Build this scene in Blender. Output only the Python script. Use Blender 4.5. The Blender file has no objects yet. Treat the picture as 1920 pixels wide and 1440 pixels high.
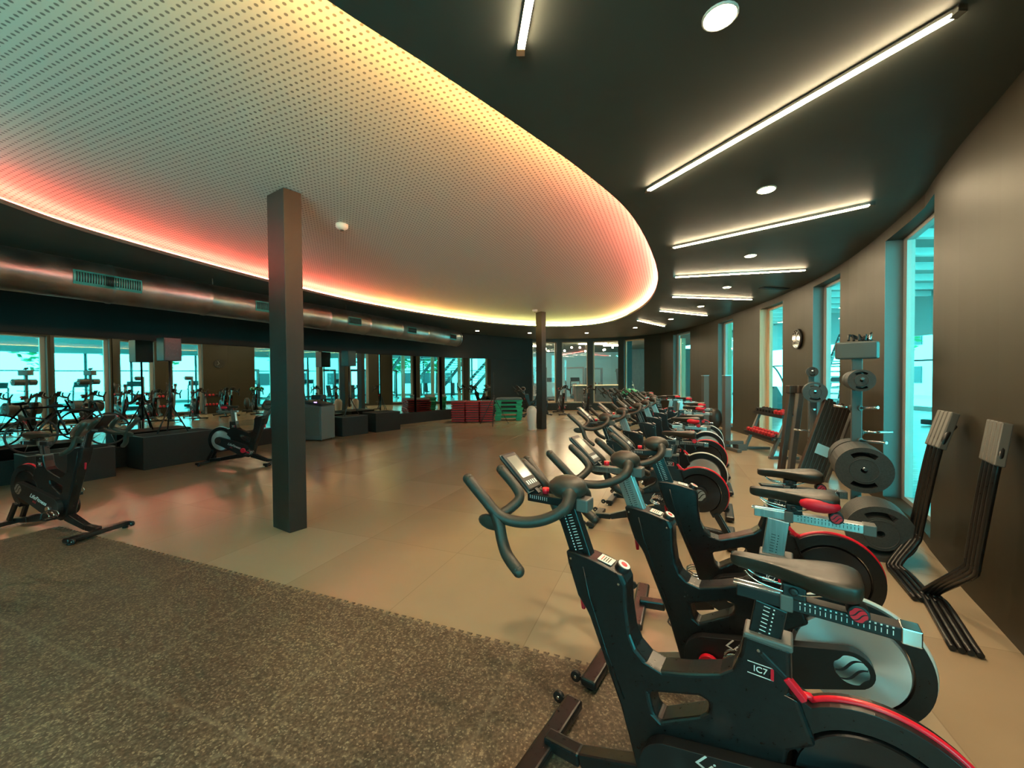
import bpy, bmesh, math, random
from mathutils import Vector, Matrix, geometry
random.seed(7)
PI = math.pi
C = bpy.context.scene.collection
SC = bpy.context.scene

# ------------------------------------------------------------------ camera
CAM_H = 1.6; FPX = 740.0; PITCH = math.atan(14/740.); ROLL = 0.0078
def cam_basis():
    fwd = Vector((0, math.cos(PITCH), -math.sin(PITCH)))
    r0 = Vector((1, 0, 0)); u0 = r0.cross(fwd)
    r = r0*math.cos(ROLL) - u0*math.sin(ROLL); u = u0*math.cos(ROLL) + r0*math.sin(ROLL)
    return r, u, fwd
CR, CU, CF = cam_basis()
cd = bpy.data.cameras.new('camera'); cam = bpy.data.objects.new('camera', cd); C.objects.link(cam)
cd.sensor_fit = 'HORIZONTAL'; cd.sensor_width = 36; cd.lens = 36*FPX/1920; cd.clip_start = .02; cd.clip_end = 300
cam.matrix_world = Matrix(((CR.x, CU.x, -CF.x, 0), (CR.y, CU.y, -CF.y, 0), (CR.z, CU.z, -CF.z, CAM_H), (0, 0, 0, 1)))
SC.camera = cam
def at(px, py, z=0.0):                     # where the line of sight of a photo pixel meets height z
    d = CF*FPX + CR*(px-960) - CU*(py-720)
    t = (z-CAM_H)/d.z
    return Vector((d.x*t, d.y*t, z))

# ------------------------------------------------------------------ exposure, world
vs = SC.view_settings
SC.display_settings.display_device = 'sRGB'
vs.view_transform = 'Standard'; vs.look = 'None'; vs.gamma = 1; vs.use_curve_mapping = False
vs.exposure = 1.5
w = bpy.data.worlds.new('world'); SC.world = w; w.use_nodes = True
bg = w.node_tree.nodes['Background']; bg.inputs[0].default_value = (.09, .94, .95, 1); bg.inputs[1].default_value = 5.0
try:
    SC.cycles.use_denoising = True; SC.cycles.max_bounces = 8; SC.cycles.sample_clamp_indirect = 6
    SC.cycles.transparent_max_bounces = 12
except Exception: pass

# ------------------------------------------------------------------ materials
def mat(name, col, rough=.5, metal=0, emit=None, es=1, spec=.5, coat=0):
    m = bpy.data.materials.new(name); m.use_nodes = True
    b = m.node_tree.nodes['Principled BSDF']
    b.inputs['Base Color'].default_value = (*col, 1); b.inputs['Roughness'].default_value = rough
    b.inputs['Metallic'].default_value = metal; b.inputs['Specular IOR Level'].default_value = spec
    if coat: b.inputs['Coat Weight'].default_value = coat
    if emit: b.inputs['Emission Color'].default_value = (*emit, 1); b.inputs['Emission Strength'].default_value = es
    return m
def nodes(m): return m.node_tree.nodes, m.node_tree.links, m.node_tree.nodes['Principled BSDF']
def noisy(name, c1, c2, scale, rough=.5, bump=0, detail=3, metal=0, r2=None, spec=.5, stretch=(1, 1, 1)):
    m = mat(name, c1, rough, metal, spec=spec); N, L, b = nodes(m)
    tc = N.new('ShaderNodeTexCoord'); mp = N.new('ShaderNodeMapping'); mp.inputs['Scale'].default_value = stretch
    L.new(tc.outputs['Object'], mp.inputs[0])
    n = N.new('ShaderNodeTexNoise'); n.inputs['Scale'].default_value = scale; n.inputs['Detail'].default_value = detail
    L.new(mp.outputs[0], n.inputs['Vector'])
    r = N.new('ShaderNodeValToRGB'); r.color_ramp.elements[0].color = (*c1, 1); r.color_ramp.elements[1].color = (*c2, 1)
    r.color_ramp.elements[0].position = .35; r.color_ramp.elements[1].position = .65
    L.new(n.outputs['Fac'], r.inputs[0]); L.new(r.outputs[0], b.inputs['Base Color'])
    if r2 is not None:
        mr = N.new('ShaderNodeMapRange'); mr.inputs[1].default_value = .3; mr.inputs[2].default_value = .7
        mr.inputs[3].default_value = rough; mr.inputs[4].default_value = r2
        L.new(n.outputs['Fac'], mr.inputs[0]); L.new(mr.outputs[0], b.inputs['Roughness'])
    if bump:
        bp = N.new('ShaderNodeBump'); bp.inputs['Strength'].default_value = bump; bp.inputs['Distance'].default_value = .004
        L.new(n.outputs['Fac'], bp.inputs['Height']); L.new(bp.outputs[0], b.inputs['Normal'])
    return m
M = {}
M['frame'] = noisy('satin black paint', (.005, .006, .007), (.008, .009, .010), 60, .27, .03, r2=.36)
M['black'] = mat('black plastic', (.008, .008, .009), .45)
M['rubber'] = noisy('bar rubber', (.026, .021, .016), (.036, .029, .022), 90, .42, .08, r2=.55)
M['vinyl'] = noisy('saddle vinyl', (.020, .015, .011), (.028, .022, .016), 50, .36, .05, r2=.48)
M['red'] = mat('red plastic', (.75, .012, .03), .28)
M['redseat'] = mat('red saddle vinyl', (.70, .010, .03), .42)
M['white_trim'] = mat('white trim', (.75, .75, .72), .3)
M['alu'] = noisy('brushed aluminium', (.50, .50, .50), (.62, .62, .62), 200, .30, 0, metal=1, r2=.42, stretch=(1, 1, .05))
M['chrome'] = mat('chrome', (.72, .72, .72), .12, 1)
M['disc'] = mat('flywheel steel', (.74, .74, .75), .40, .75)
def radial(m):
    N, L, b = nodes(m); t = N.new('ShaderNodeTangent'); t.direction_type = 'RADIAL'; t.axis = 'Y'; L.new(t.outputs[0], b.inputs['Tangent']); b.inputs['Anisotropic'].default_value = .85
radial(M['disc'])
M['disc_dark'] = mat('dark flywheel', (.05, .05, .055), .25, .9); radial(M['disc_dark'])
M['tick_w'] = mat('white print', (.75, .75, .75), .5)
M['tick_b'] = mat('black print', (.01, .01, .01), .5)
M['screen'] = mat('grey display glass', (.30, .26, .22), .15)
M['label'] = mat('paper label', (.8, .74, .7), .5)
M['steel_grey'] = mat('grey powder coat', (.10, .10, .095), .42)
M['steel_teal'] = mat('blue grey powder coat', (.06, .075, .075), .4)
M['sleeve'] = mat('grey end sleeve', (.075, .078, .074), .38)
M['iron'] = noisy('black rubber plate', (.030, .033, .032), (.045, .048, .046), 70, .5, .05)
M['mat_red'] = mat('red mat foam', (.42, .012, .02), .55)
M['green'] = mat('green plastic', (.01, .33, .16), .45)
M['wood'] = noisy('pale pine', (.50, .36, .22), (.62, .47, .31), 3, .5, 0, stretch=(8, 8, .4))
M['brown'] = noisy('dark brown slats', (.035, .022, .016), (.055, .034, .024), 30, .5, 0, stretch=(1, 1, .1))
M['mirror'] = mat('mirror glass', (.52, .60, .56), .012, 1)
M['black_stage'] = noisy('black stage carpet', (.006, .006, .006), (.012, .012, .012), 120, .8, .1)
M['column'] = noisy('charcoal column paint', (.013, .010, .008), (.017, .013, .010), 6, .5)
M['led'] = mat('warm led strip', (1, .8, .6), .5, emit=(1, .77, .47), es=46)
M['lamp'] = mat('downlight lens', (1, .9, .7), .5, emit=(1, .85, .50), es=30)
M['bin'] = mat('pinkish white bin', (.72, .60, .54), .45)
M['teal_frame'] = mat('grey window frame', (.33, .36, .34), .4)
M['dark_frame'] = mat('dark window reveal', (.09, .10, .095), .45)
M['ext_white'] = mat('white render', (.75, .76, .75), .6)
M['ext_dark'] = mat('dark machine paint', (.03, .04, .045), .4)
M['ext_teal'] = mat('pale wall paint', (.26, .34, .34), .6)
M['tile_ceiling'] = mat('grey hall ceiling', (.30, .30, .29), .7)
M['duct'] = noisy('galvanised duct', (.30, .31, .31), (.42, .42, .41), 4, .30, .05, metal=1, r2=.42)
M['grille'] = mat('duct grille with painted reflection', (.03, .22, .22), .4, .3)  # bare metal; the teal paints in the cyan light it reflects

def wall_mat(name, c1, c2, rough=.5):
    return noisy(name, c1, c2, 1.2, rough, .0, spec=.4)
M['wall'] = wall_mat('dark olive wall paint', (.028, .0225, .0115), (.032, .026, .0135), .50)
M['wall_far'] = wall_mat('dark green wall paint', (.018, .021, .015), (.023, .026, .019), .5)
M['wall_up'] = wall_mat('near black wall paint', (.006, .007, .006), (.008, .009, .008), .75)
M['ceiling'] = noisy('dark ceiling paint', (.066, .074, .066), (.074, .082, .073), 2, .55, .0, spec=.30)

GA = math.radians(-21.5)                       # direction of the tile grid
def grid_frac(N, L, size, ou, ov):
    tc = N.new('ShaderNodeTexCoord'); mp = N.new('ShaderNodeMapping')
    mp.inputs['Rotation'].default_value = (0, 0, -GA)
    L.new(tc.outputs['Object'], mp.inputs[0])
    mp2 = N.new('ShaderNodeMapping'); mp2.inputs['Location'].default_value = (-ou/size, -ov/size, 0); mp2.inputs['Scale'].default_value = (1/size, 1/size, 1)
    L.new(mp.outputs[0], mp2.inputs[0])
    return tc, mp2
def math_node(N, L, op, a, b=None, c=None):
    n = N.new('ShaderNodeMath'); n.operation = op
    for i, v in enumerate((a, b, c)):
        if v is None: continue
        if isinstance(v, (int, float)): n.inputs[i].default_value = v
        else: L.new(v, n.inputs[i])
    return n.outputs[0]
def tan_floor():
    m = mat('tan rubber tiles', (.40, .30, .20), .3); N, L, b = nodes(m)
    tc, mp = grid_frac(N, L, .98, -.795, 2.143)
    fl = N.new('ShaderNodeVectorMath'); fl.operation = 'FLOOR'; L.new(mp.outputs[0], fl.inputs[0])
    wn = N.new('ShaderNodeTexWhiteNoise'); wn.noise_dimensions = '2D'; L.new(fl.outputs[0], wn.inputs['Vector'])
    r = N.new('ShaderNodeValToRGB'); e = r.color_ramp.elements
    e[0].color = (.240, .175, .110, 1); e[0].position = 0; e[1].color = (.350, .290, .205, 1); e[1].position = 1
    x = e.new(.4); x.color = (.290, .225, .148, 1)
    L.new(wn.outputs['Value'], r.inputs[0])
    n = N.new('ShaderNodeTexNoise'); n.inputs['Scale'].default_value = 1.6; n.inputs['Detail'].default_value = 4; L.new(tc.outputs['Object'], n.inputs['Vector'])
    n2 = N.new('ShaderNodeTexNoise'); n2.inputs['Scale'].default_value = 160; n2.inputs['Detail'].default_value = 2; L.new(tc.outputs['Object'], n2.inputs['Vector'])
    mx = N.new('ShaderNodeMix'); mx.data_type = 'RGBA'
    L.new(n.outputs['Fac'], mx.inputs['Factor']); L.new(r.outputs[0], mx.inputs[6]); mx.inputs[7].default_value = (.33, .265, .180, 1)
    # seams between tiles
    sp = N.new('ShaderNodeVectorMath'); sp.operation = 'FRACTION'; L.new(mp.outputs[0], sp.inputs[0])
    s = N.new('ShaderNodeSeparateXYZ'); L.new(sp.outputs[0], s.inputs[0])
    dx = math_node(N, L, 'ABSOLUTE', math_node(N, L, 'SUBTRACT', s.outputs[0], .5)); dy = math_node(N, L, 'ABSOLUTE', math_node(N, L, 'SUBTRACT', s.outputs[1], .5))
    mxx = math_node(N, L, 'MAXIMUM', dx, dy)
    seam = math_node(N, L, 'GREATER_THAN', mxx, .4965)
    mx2 = N.new('ShaderNodeMix'); mx2.data_type = 'RGBA'; L.new(math_node(N, L, 'MULTIPLY', seam, .35), mx2.inputs['Factor'])
    L.new(mx.outputs[2], mx2.inputs[6]); mx2.inputs[7].default_value = (.16, .11, .07, 1)
    L.new(mx2.outputs[2], b.inputs['Base Color'])
    b.inputs['Roughness'].default_value = .22
    bp = N.new('ShaderNodeBump'); bp.inputs['Strength'].default_value = .10; bp.inputs['Distance'].default_value = .003
    L.new(n2.outputs['Fac'], bp.inputs['Height']); L.new(bp.outputs[0], b.inputs['Normal'])
    return m
M['floor'] = tan_floor()
def speckled():
    m = mat('speckled rubber', (.1, .08, .06), .6); N, L, b = nodes(m)
    tc = N.new('ShaderNodeTexCoord')
    v = N.new('ShaderNodeTexVoronoi'); v.inputs['Scale'].default_value = 130; L.new(tc.outputs['Object'], v.inputs['Vector'])
    n = N.new('ShaderNodeTexNoise'); n.inputs['Scale'].default_value = 75; n.inputs['Detail'].default_value = 5; L.new(tc.outputs['Object'], n.inputs['Vector'])
    nb = N.new('ShaderNodeTexNoise'); nb.inputs['Scale'].default_value = 1.1; nb.inputs['Detail'].default_value = 3; L.new(tc.outputs['Object'], nb.inputs['Vector'])
    r = N.new('ShaderNodeValToRGB'); e = r.color_ramp.elements
    e[0].color = (.060, .044, .030, 1); e[0].position = .40; e[1].color = (.30, .235, .16, 1); e[1].position = .76
    x = e.new(.58); x.color = (.120, .090, .062, 1)
    L.new(n.outputs['Fac'], r.inputs[0])
    sep = N.new('ShaderNodeSeparateColor'); L.new(v.outputs['Color'], sep.inputs[0])
    fleck = math_node(N, L, 'MULTIPLY', math_node(N, L, 'GREATER_THAN', sep.outputs[0], .93), .55)
    mx = N.new('ShaderNodeMix'); mx.data_type = 'RGBA'; L.new(fleck, mx.inputs['Factor']); L.new(r.outputs[0], mx.inputs[6]); mx.inputs[7].default_value = (.34, .29, .21, 1)
    rb = N.new('ShaderNodeValToRGB'); rb.color_ramp.elements[0].color = (.75, .70, .66, 1); rb.color_ramp.elements[1].color = (1.15, 1.12, 1.05, 1)
    rb.color_ramp.elements[0].position = .35; rb.color_ramp.elements[1].position = .65
    L.new(nb.outputs['Fac'], rb.inputs[0])
    m2 = N.new('ShaderNodeMix'); m2.data_type = 'RGBA'; m2.blend_type = 'MULTIPLY'; m2.inputs['Factor'].default_value = 1
    L.new(mx.outputs[2], m2.inputs[6]); L.new(rb.outputs[0], m2.inputs[7])
    # worn dusty seams of the interlocking tiles
    tc2, mp = grid_frac(N, L, .98, -.795, 2.143)
    sp = N.new('ShaderNodeVectorMath'); sp.operation = 'FRACTION'; L.new(mp.outputs[0], sp.inputs[0])
    s = N.new('ShaderNodeSeparateXYZ'); L.new(sp.outputs[0], s.inputs[0])
    wv = math_node(N, L, 'MULTIPLY', math_node(N, L, 'SINE', math_node(N, L, 'MULTIPLY', math_node(N, L, 'ADD', s.outputs[0], s.outputs[1]), 2*PI*14)), .006)
    dx = math_node(N, L, 'ABSOLUTE', math_node(N, L, 'SUBTRACT', math_node(N, L, 'ADD', s.outputs[0], wv), .5)); dy = math_node(N, L, 'ABSOLUTE', math_node(N, L, 'SUBTRACT', math_node(N, L, 'ADD', s.outputs[1], wv), .5))
    seam = N.new('ShaderNodeMapRange'); seam.inputs[1].default_value = .482; seam.inputs[2].default_value = .498; L.new(math_node(N, L, 'MAXIMUM', dx, dy), seam.inputs[0])
    m3 = N.new('ShaderNodeMix'); m3.data_type = 'RGBA'; L.new(math_node(N, L, 'MULTIPLY', seam.outputs[0], .20), m3.inputs['Factor'])
    L.new(m2.outputs[2], m3.inputs[6]); m3.inputs[7].default_value = (.30, .24, .165, 1)
    L.new(m3.outputs[2], b.inputs['Base Color'])
    bp = N.new('ShaderNodeBump'); bp.inputs['Strength'].default_value = .6; bp.inputs['Distance'].default_value = .004
    L.new(n.outputs['Fac'], bp.inputs['Height']); L.new(bp.outputs[0], b.inputs['Normal'])
    return m
M['speckled'] = speckled()
def perforated():
    m = mat('white perforated panel', (.62, .62, .60), .55); N, L, b = nodes(m)
    tc, mp = grid_frac(N, L, .048, 0, 0)
    sp = N.new('ShaderNodeVectorMath'); sp.operation = 'FRACTION'; L.new(mp.outputs[0], sp.inputs[0])
    s = N.new('ShaderNodeSeparateXYZ'); L.new(sp.outputs[0], s.inputs[0])
    ax = math_node(N, L, 'SUBTRACT', s.outputs[0], .5); ay = math_node(N, L, 'SUBTRACT', s.outputs[1], .5)
    d = math_node(N, L, 'SQRT', math_node(N, L, 'ADD', math_node(N, L, 'MULTIPLY', ax, ax), math_node(N, L, 'MULTIPLY', ay, ay)))
    hole = N.new('ShaderNodeMapRange'); hole.inputs[1].default_value = .18; hole.inputs[2].default_value = .25; L.new(d, hole.inputs[0])
    mx = N.new('ShaderNodeMix'); mx.data_type = 'RGBA'; L.new(hole.outputs[0], mx.inputs['Factor'])
    mx.inputs[6].default_value = (.20, .20, .20, 1); mx.inputs[7].default_value = (.66, .66, .64, 1)
    L.new(mx.outputs[2], b.inputs['Base Color'])
    return m
M['perf'] = perforated()
def planks(name, c1, c2, wd=.14, rough=.25):
    m = mat(name, c1, rough); N, L, b = nodes(m)
    tc = N.new('ShaderNodeTexCoord')
    br = N.new('ShaderNodeTexBrick'); br.inputs['Color1'].default_value = (*c1, 1); br.inputs['Color2'].default_value = (*c2, 1); br.inputs['Mortar'].default_value = (c1[0]*.5, c1[1]*.5, c1[2]*.5, 1)
    br.inputs['Scale'].default_value = 1; br.inputs['Mortar Size'].default_value = .006; br.inputs['Brick Width'].default_value = 1.2; br.inputs['Row Height'].default_value = wd
    L.new(tc.outputs['Object'], br.inputs['Vector']); L.new(br.outputs[0], b.inputs['Base Color'])
    return m
M['hall_floor'] = planks('light laminate planks', (.50, .48, .45), (.62, .60, .56))
M['far_floor'] = planks('warm wooden planks', (.46, .27, .15), (.56, .34, .19))
def glass():
    m = bpy.data.materials.new('window glass'); m.use_nodes = True; N, L = m.node_tree.nodes, m.node_tree.links
    N.clear(); o = N.new('ShaderNodeOutputMaterial'); t = N.new('ShaderNodeBsdfTransparent'); g = N.new('ShaderNodeBsdfGlossy')
    t.inputs[0].default_value = (.93, .97, .97, 1); g.inputs['Roughness'].default_value = .02
    f = N.new('ShaderNodeMath'); f.operation = 'MULTIPLY_ADD'; f.inputs[1].default_value = .30; f.inputs[2].default_value = .03
    lw = N.new('ShaderNodeLayerWeight'); pw = N.new('ShaderNodeMath'); pw.operation = 'POWER'; pw.inputs[1].default_value = 5; L.new(lw.outputs['Facing'], pw.inputs[0]); L.new(pw.outputs[0], f.inputs[0])
    mx = N.new('ShaderNodeMixShader')
    L.new(f.outputs[0], mx.inputs[0]); L.new(t.outputs[0], mx.inputs[1]); L.new(g.outputs[0], mx.inputs[2]); L.new(mx.outputs[0], o.inputs[0])
    return m
M['glass'] = glass()

# ------------------------------------------------------------------ mesh helpers
class MB:
    def __init__(s): s.b = bmesh.new()
    def _add(s, vs, fs, mi=0, smooth=False):
        v = [s.b.verts.new(p) for p in vs]
        for f in fs:
            try:
                x = s.b.faces.new([v[i] for i in f]); x.material_index = mi; x.smooth = smooth
            except ValueError: pass
        return s
    def box(s, c, d, mtx=None, mi=0):
        x, y, z = [k/2 for k in d]; c = Vector(c)
        ps = [Vector((i*x, j*y, k*z)) for i in (-1, 1) for j in (-1, 1) for k in (-1, 1)]
        if mtx is not None: ps = [mtx @ p for p in ps]
        ps = [p+c for p in ps]
        return s._add(ps, [(0, 1, 3, 2), (4, 6, 7, 5), (0, 4, 5, 1), (2, 3, 7, 6), (0, 2, 6, 4), (1, 5, 7, 3)], mi)
    def beam(s, a, b, w, h, up=(0, 0, 1), mi=0, w2=None, h2=None):       # box from a to b
        a = Vector(a); b = Vector(b); d = (b-a).normalized(); u = Vector(up)
        sd = d.cross(u).normalized(); u = sd.cross(d)
        w2 = w if w2 is None else w2; h2 = h if h2 is None else h2
        ps = []
        for p, ww, hh in ((a, w, h), (b, w2, h2)):
            for i, j in ((-1, -1), (1, -1), (1, 1), (-1, 1)): ps.append(p+sd*ww/2*i+u*hh/2*j)
        return s._add(ps, [(0, 1, 2, 3), (7, 6, 5, 4), (0, 4, 5, 1), (1, 5, 6, 2), (2, 6, 7, 3), (3, 7, 4, 0)], mi)
    def cyl(s, a, b, r, r2=None, n=20, mi=0, caps=True, smooth=True):
        return s.tube([a, b], [r, r if r2 is None else r2], n, mi, caps, smooth)
    def tube(s, pts, rad, n=10, mi=0, caps=True, smooth=True, flat=None, closed=False):
        pts = [Vector(p) for p in pts]; k = len(pts)
        if not isinstance(rad, (list, tuple)): rad = [rad]*k
        rings = []; nrm = None
        for i in range(k):
            if closed: t = (pts[(i+1) % k]-pts[i-1]).normalized()
            else: t = (pts[min(i+1, k-1)]-pts[max(i-1, 0)]).normalized()
            if nrm is None:
                nrm = Vector((0, 0, 1)) if abs(t.z) < .9 else Vector((1, 0, 0))
            nrm = (nrm - t*nrm.dot(t)).normalized(); bi = t.cross(nrm)
            ring = []
            for j in range(n):
                a = 2*PI*j/n
                ring.append(s.b.verts.new(pts[i]+(nrm*math.cos(a)*(flat or 1)+bi*math.sin(a))*rad[i]))
            rings.append(ring)
        for i in range(k if closed else k-1):
            A, B = rings[i], rings[(i+1) % k]
            for j in range(n):
                f = s.b.faces.new((A[j], A[(j+1) % n], B[(j+1) % n], B[j])); f.smooth = smooth; f.material_index = mi
        if caps and not closed:
            f = s.b.faces.new(rings[0][::-1]); f.material_index = mi
            f = s.b.faces.new(rings[-1]); f.material_index = mi
        return s
    def prism(s, poly, y0, y1, holes=(), mi=0, axis='y'):     # poly in (x,z), extruded along y
        loops = [list(poly)]+[list(h) for h in holes]
        tris = geometry.tessellate_polygon([[Vector((p[0], p[1], 0)) for p in l] for l in loops])
        flat = [p for l in loops for p in l]; n = len(flat)
        def P(p, y): return (p[0], y, p[1]) if axis == 'y' else (p[0], p[1], y)
        vs_ = [P(p, y0) for p in flat]+[P(p, y1) for p in flat]
        fs = [tuple(t) for t in tris]+[tuple(i+n for i in t[::-1]) for t in tris]
        o = 0
        for l in loops:
            k = len(l)
            for i in range(k): a, b = o+i, o+(i+1) % k; fs.append((a, b, b+n, a+n))
            o += k
        s._add(vs_, fs, mi)
        return s
    def loft(s, rings, mi=0, caps=True, smooth=True):
        R = [[s.b.verts.new(p) for p in r] for r in rings]; n = len(R[0])
        for A, B in zip(R[:-1], R[1:]):
            for j in range(n):
                f = s.b.faces.new((A[j], A[(j+1) % n], B[(j+1) % n], B[j])); f.smooth = smooth; f.material_index = mi
        if caps:
            for r in (R[0][::-1], R[-1]):
                f = s.b.faces.new(r); f.smooth = smooth; f.material_index = mi
        return s
    def ball(s, c, r, sc=(1, 1, 1), mi=0, seg=16):
        rings = []
        for i in range(1, seg//2):
            th = PI*i/(seg//2)
            rings.append([(c[0]+r*sc[0]*math.sin(th)*math.cos(2*PI*j/seg), c[1]+r*sc[1]*math.sin(th)*math.sin(2*PI*j/seg), c[2]-r*sc[2]*math.cos(th)) for j in range(seg)])
        return s.loft(rings, mi)
    def mesh(s, name, mats):
        me = bpy.data.meshes.new(name)
        bmesh.ops.recalc_face_normals(s.b, faces=s.b.faces[:]); s.b.to_mesh(me); s.b.free()
        for m in (mats if isinstance(mats, (list, tuple)) else [mats]): me.materials.append(m)
        return me
    def build(s, name, mats, parent=None, bevel=0, seg=2, sub=0, loc=None):
        me = s.mesh(name, mats); o = bpy.data.objects.new(name, me); C.objects.link(o)
        if bevel:
            md = o.modifiers.new('bevel', 'BEVEL'); md.width = bevel; md.segments = seg; md.limit_method = 'ANGLE'; md.angle_limit = math.radians(35)
        if sub:
            md = o.modifiers.new('sub', 'SUBSURF'); md.levels = sub; md.render_levels = sub
        if parent: o.parent = parent
        if loc is not None: o.location = loc
        return o
def spline(pts, k=6):
    P = [Vector(p) for p in pts]; out = []
    for i in range(len(P)-1):
        a = P[max(i-1, 0)]; b = P[i]; c = P[i+1]; d = P[min(i+2, len(P)-1)]
        for j in range(k):
            t = j/k
            out.append(.5*((2*b)+(c-a)*t+(2*a-5*b+4*c-d)*t*t+(3*b-a-3*c+d)*t**3))
    out.append(P[-1]); return out
def empty(name, loc=(0, 0, 0), rz=0):
    o = bpy.data.objects.new(name, None); C.objects.link(o); o.location = loc; o.rotation_euler = (0, 0, rz); o.empty_display_size = .1
    return o
def tag(o, label, cat, group=None):
    o['label'] = label; o['category'] = cat
    if group: o['group'] = group
    return o
def struct(o, label=None):
    o['kind'] = 'structure'
    if label: o['label'] = label
    return o
def copy_tree(o, parent=None):
    c = o.copy(); C.objects.link(c)
    if parent: c.parent = parent
    for ch in list(o.children): copy_tree(ch, c)
    return c
def text_obj(s, size, name, m, parent, mtx, ext=.0008, shear=0, align='CENTER'):
    cu = bpy.data.curves.new(name, 'FONT'); cu.body = s; cu.size = size; cu.extrude = ext; cu.shear = shear; cu.align_x = align; cu.align_y = 'CENTER'
    cu.resolution_u = 3
    t = bpy.data.objects.new(name, cu); C.objects.link(t)
    dg = bpy.context.evaluated_depsgraph_get(); dg.update()
    me = bpy.data.meshes.new_from_object(t.evaluated_get(dg)); me.transform(mtx)
    bpy.data.objects.remove(t); bpy.data.curves.remove(cu)
    me.materials.clear(); me.materials.append(m)
    o = bpy.data.objects.new(name, me); C.objects.link(o); o.parent = parent
    return o

# ------------------------------------------------------------------ room outline
ZC = 3.33            # dark ceiling
ZP = 3.52            # white panel in the recess
class Line:
    def __init__(s, pts, k=8):
        s.p = [Vector((q[0], q[1], 0)) for q in pts]; s.p = spline(s.p, k) if k > 1 else s.p
        s.s = [0]
        for a, b in zip(s.p[:-1], s.p[1:]): s.s.append(s.s[-1]+(b-a).length)
        s.len = s.s[-1]
    def pt(s, t):
        t = max(0, min(s.len, t))
        for i in range(len(s.p)-1):
            if t <= s.s[i+1]+1e-9:
                u = (t-s.s[i])/max(1e-9, s.s[i+1]-s.s[i]); return s.p[i].lerp(s.p[i+1], u)
        return s.p[-1].copy()
    def tan(s, t): return (s.pt(t+.05)-s.pt(t-.05)).normalized()
    def out(s, t): q = s.tan(t); return Vector((q.y, -q.x, 0))          # right hand side of travel = outside
    def hit(s, px):                                                    # parameter where a photo column meets the wall line
        d = CF*FPX + CR*(px-960) - CU*(706-720); best = None
        for i in range(len(s.p)-1):
            a, b = s.p[i], s.p[i+1]; e = b-a
            den = d.x*e.y-d.y*e.x
            if abs(den) < 1e-9: continue
            t = (a.x*e.y-a.y*e.x)/den; u = (a.x*d.y-a.y*d.x)/den
            if t > 0 and -1e-6 <= u <= 1+1e-6:
                v = s.s[i]+u*(s.s[i+1]-s.s[i])
                if best is None or t < best[0]: best = (t, v)
        return best[1] if best else None
    def strip(s, mb, t0, t1, z0, z1, th=.25, mi=0, off=0, step=.3):
        n = max(1, int((t1-t0)/step)); rings = []
        for i in range(n+1):
            t = t0+(t1-t0)*i/n; p = s.pt(t)+s.out(t)*off; q = p+s.out(t)*th
            rings.append([(p.x, p.y, z0), (q.x, q.y, z0), (q.x, q.y, z1), (p.x, p.y, z1)])
        mb.loft(rings, mi, smooth=False)
RW = Line([(.2, -1.6), (1.25, -.2), (2.02, .95), (2.88, 2.2), (3.37, 2.96), (3.72, 3.47), (4.17, 4.13), (5.1, 6.0), (5.75, 8.0), (6.15, 10.0), (6.42, 12.4), (6.45, 14.6), (6.15, 16.3)])
FW = Line([(6.15, 16.3), (5.3, 17.5), (4.1, 18.2), (2.6, 18.5), (.95, 18.3)])
LW = Line([(.95, 18.3), (-.4, 17.1), (-1.6, 15.9), (-2.9, 14.6), (-4.3, 12.8), (-5.4, 11.0), (-6.4, 8.9), (-7.83, 6.1), (-9.0, 3.8), (-9.6, 1.6)])
BW = Line([(-9.6, 1.6), (-9.2, -1.2), (-7.4, -3.4), (-4.6, -4.3), (-1.8, -3.6), (.2, -1.6)])

# windows on the right wall (openings seen in the photo, then two more towards the camera's back)
openR = []
for a, b in ((1748, 1657), (1574, 1523), (1467, 1424), (1374, 1346), (1294, 1262)):
    openR.append((RW.hit(a), RW.hit(b)))
extra = [(1.1, 1.85)]
allR = sorted(extra+openR)
def wall_with_openings(line, opens, name, m, zs=.1, zt=3.2, ztop=3.6):
    mb = MB(); t = 0
    for a, b in opens:
        line.strip(mb, t, a, 0, ztop); line.strip(mb, a, b, 0, zs); line.strip(mb, a, b, zt, ztop); t = b
    line.strip(mb, t, line.len, 0, ztop)
    return struct(mb.build(name, m))
wall_with_openings(RW, allR, 'wall_right', M['wall'])
openF = []
for a, b in ((1208, 1170), (1159, 1112), (1102, 1054), (1044, 999)):
    openF.append((FW.hit(a), FW.hit(b)))
wall_with_openings(FW, openF, 'wall_far', M['wall_far'], zs=.34, zt=3.2)
mb = MB(); LW.strip(mb, 0, LW.len, 0, .36, .25); LW.strip(mb, 0, LW.len, .36, 2.36, .22, off=.03); LW.strip(mb, 0, LW.len, 2.36, 3.6, .25)
struct(mb.build('wall_left', M['wall_up']))
openB = [(9.7, 11.0), (11.6, 13.2)]
openB = [(a, b) for a, b in openB if b < BW.len-.3]
wall_with_openings(BW, openB, 'wall_back', M['wall'])

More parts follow.
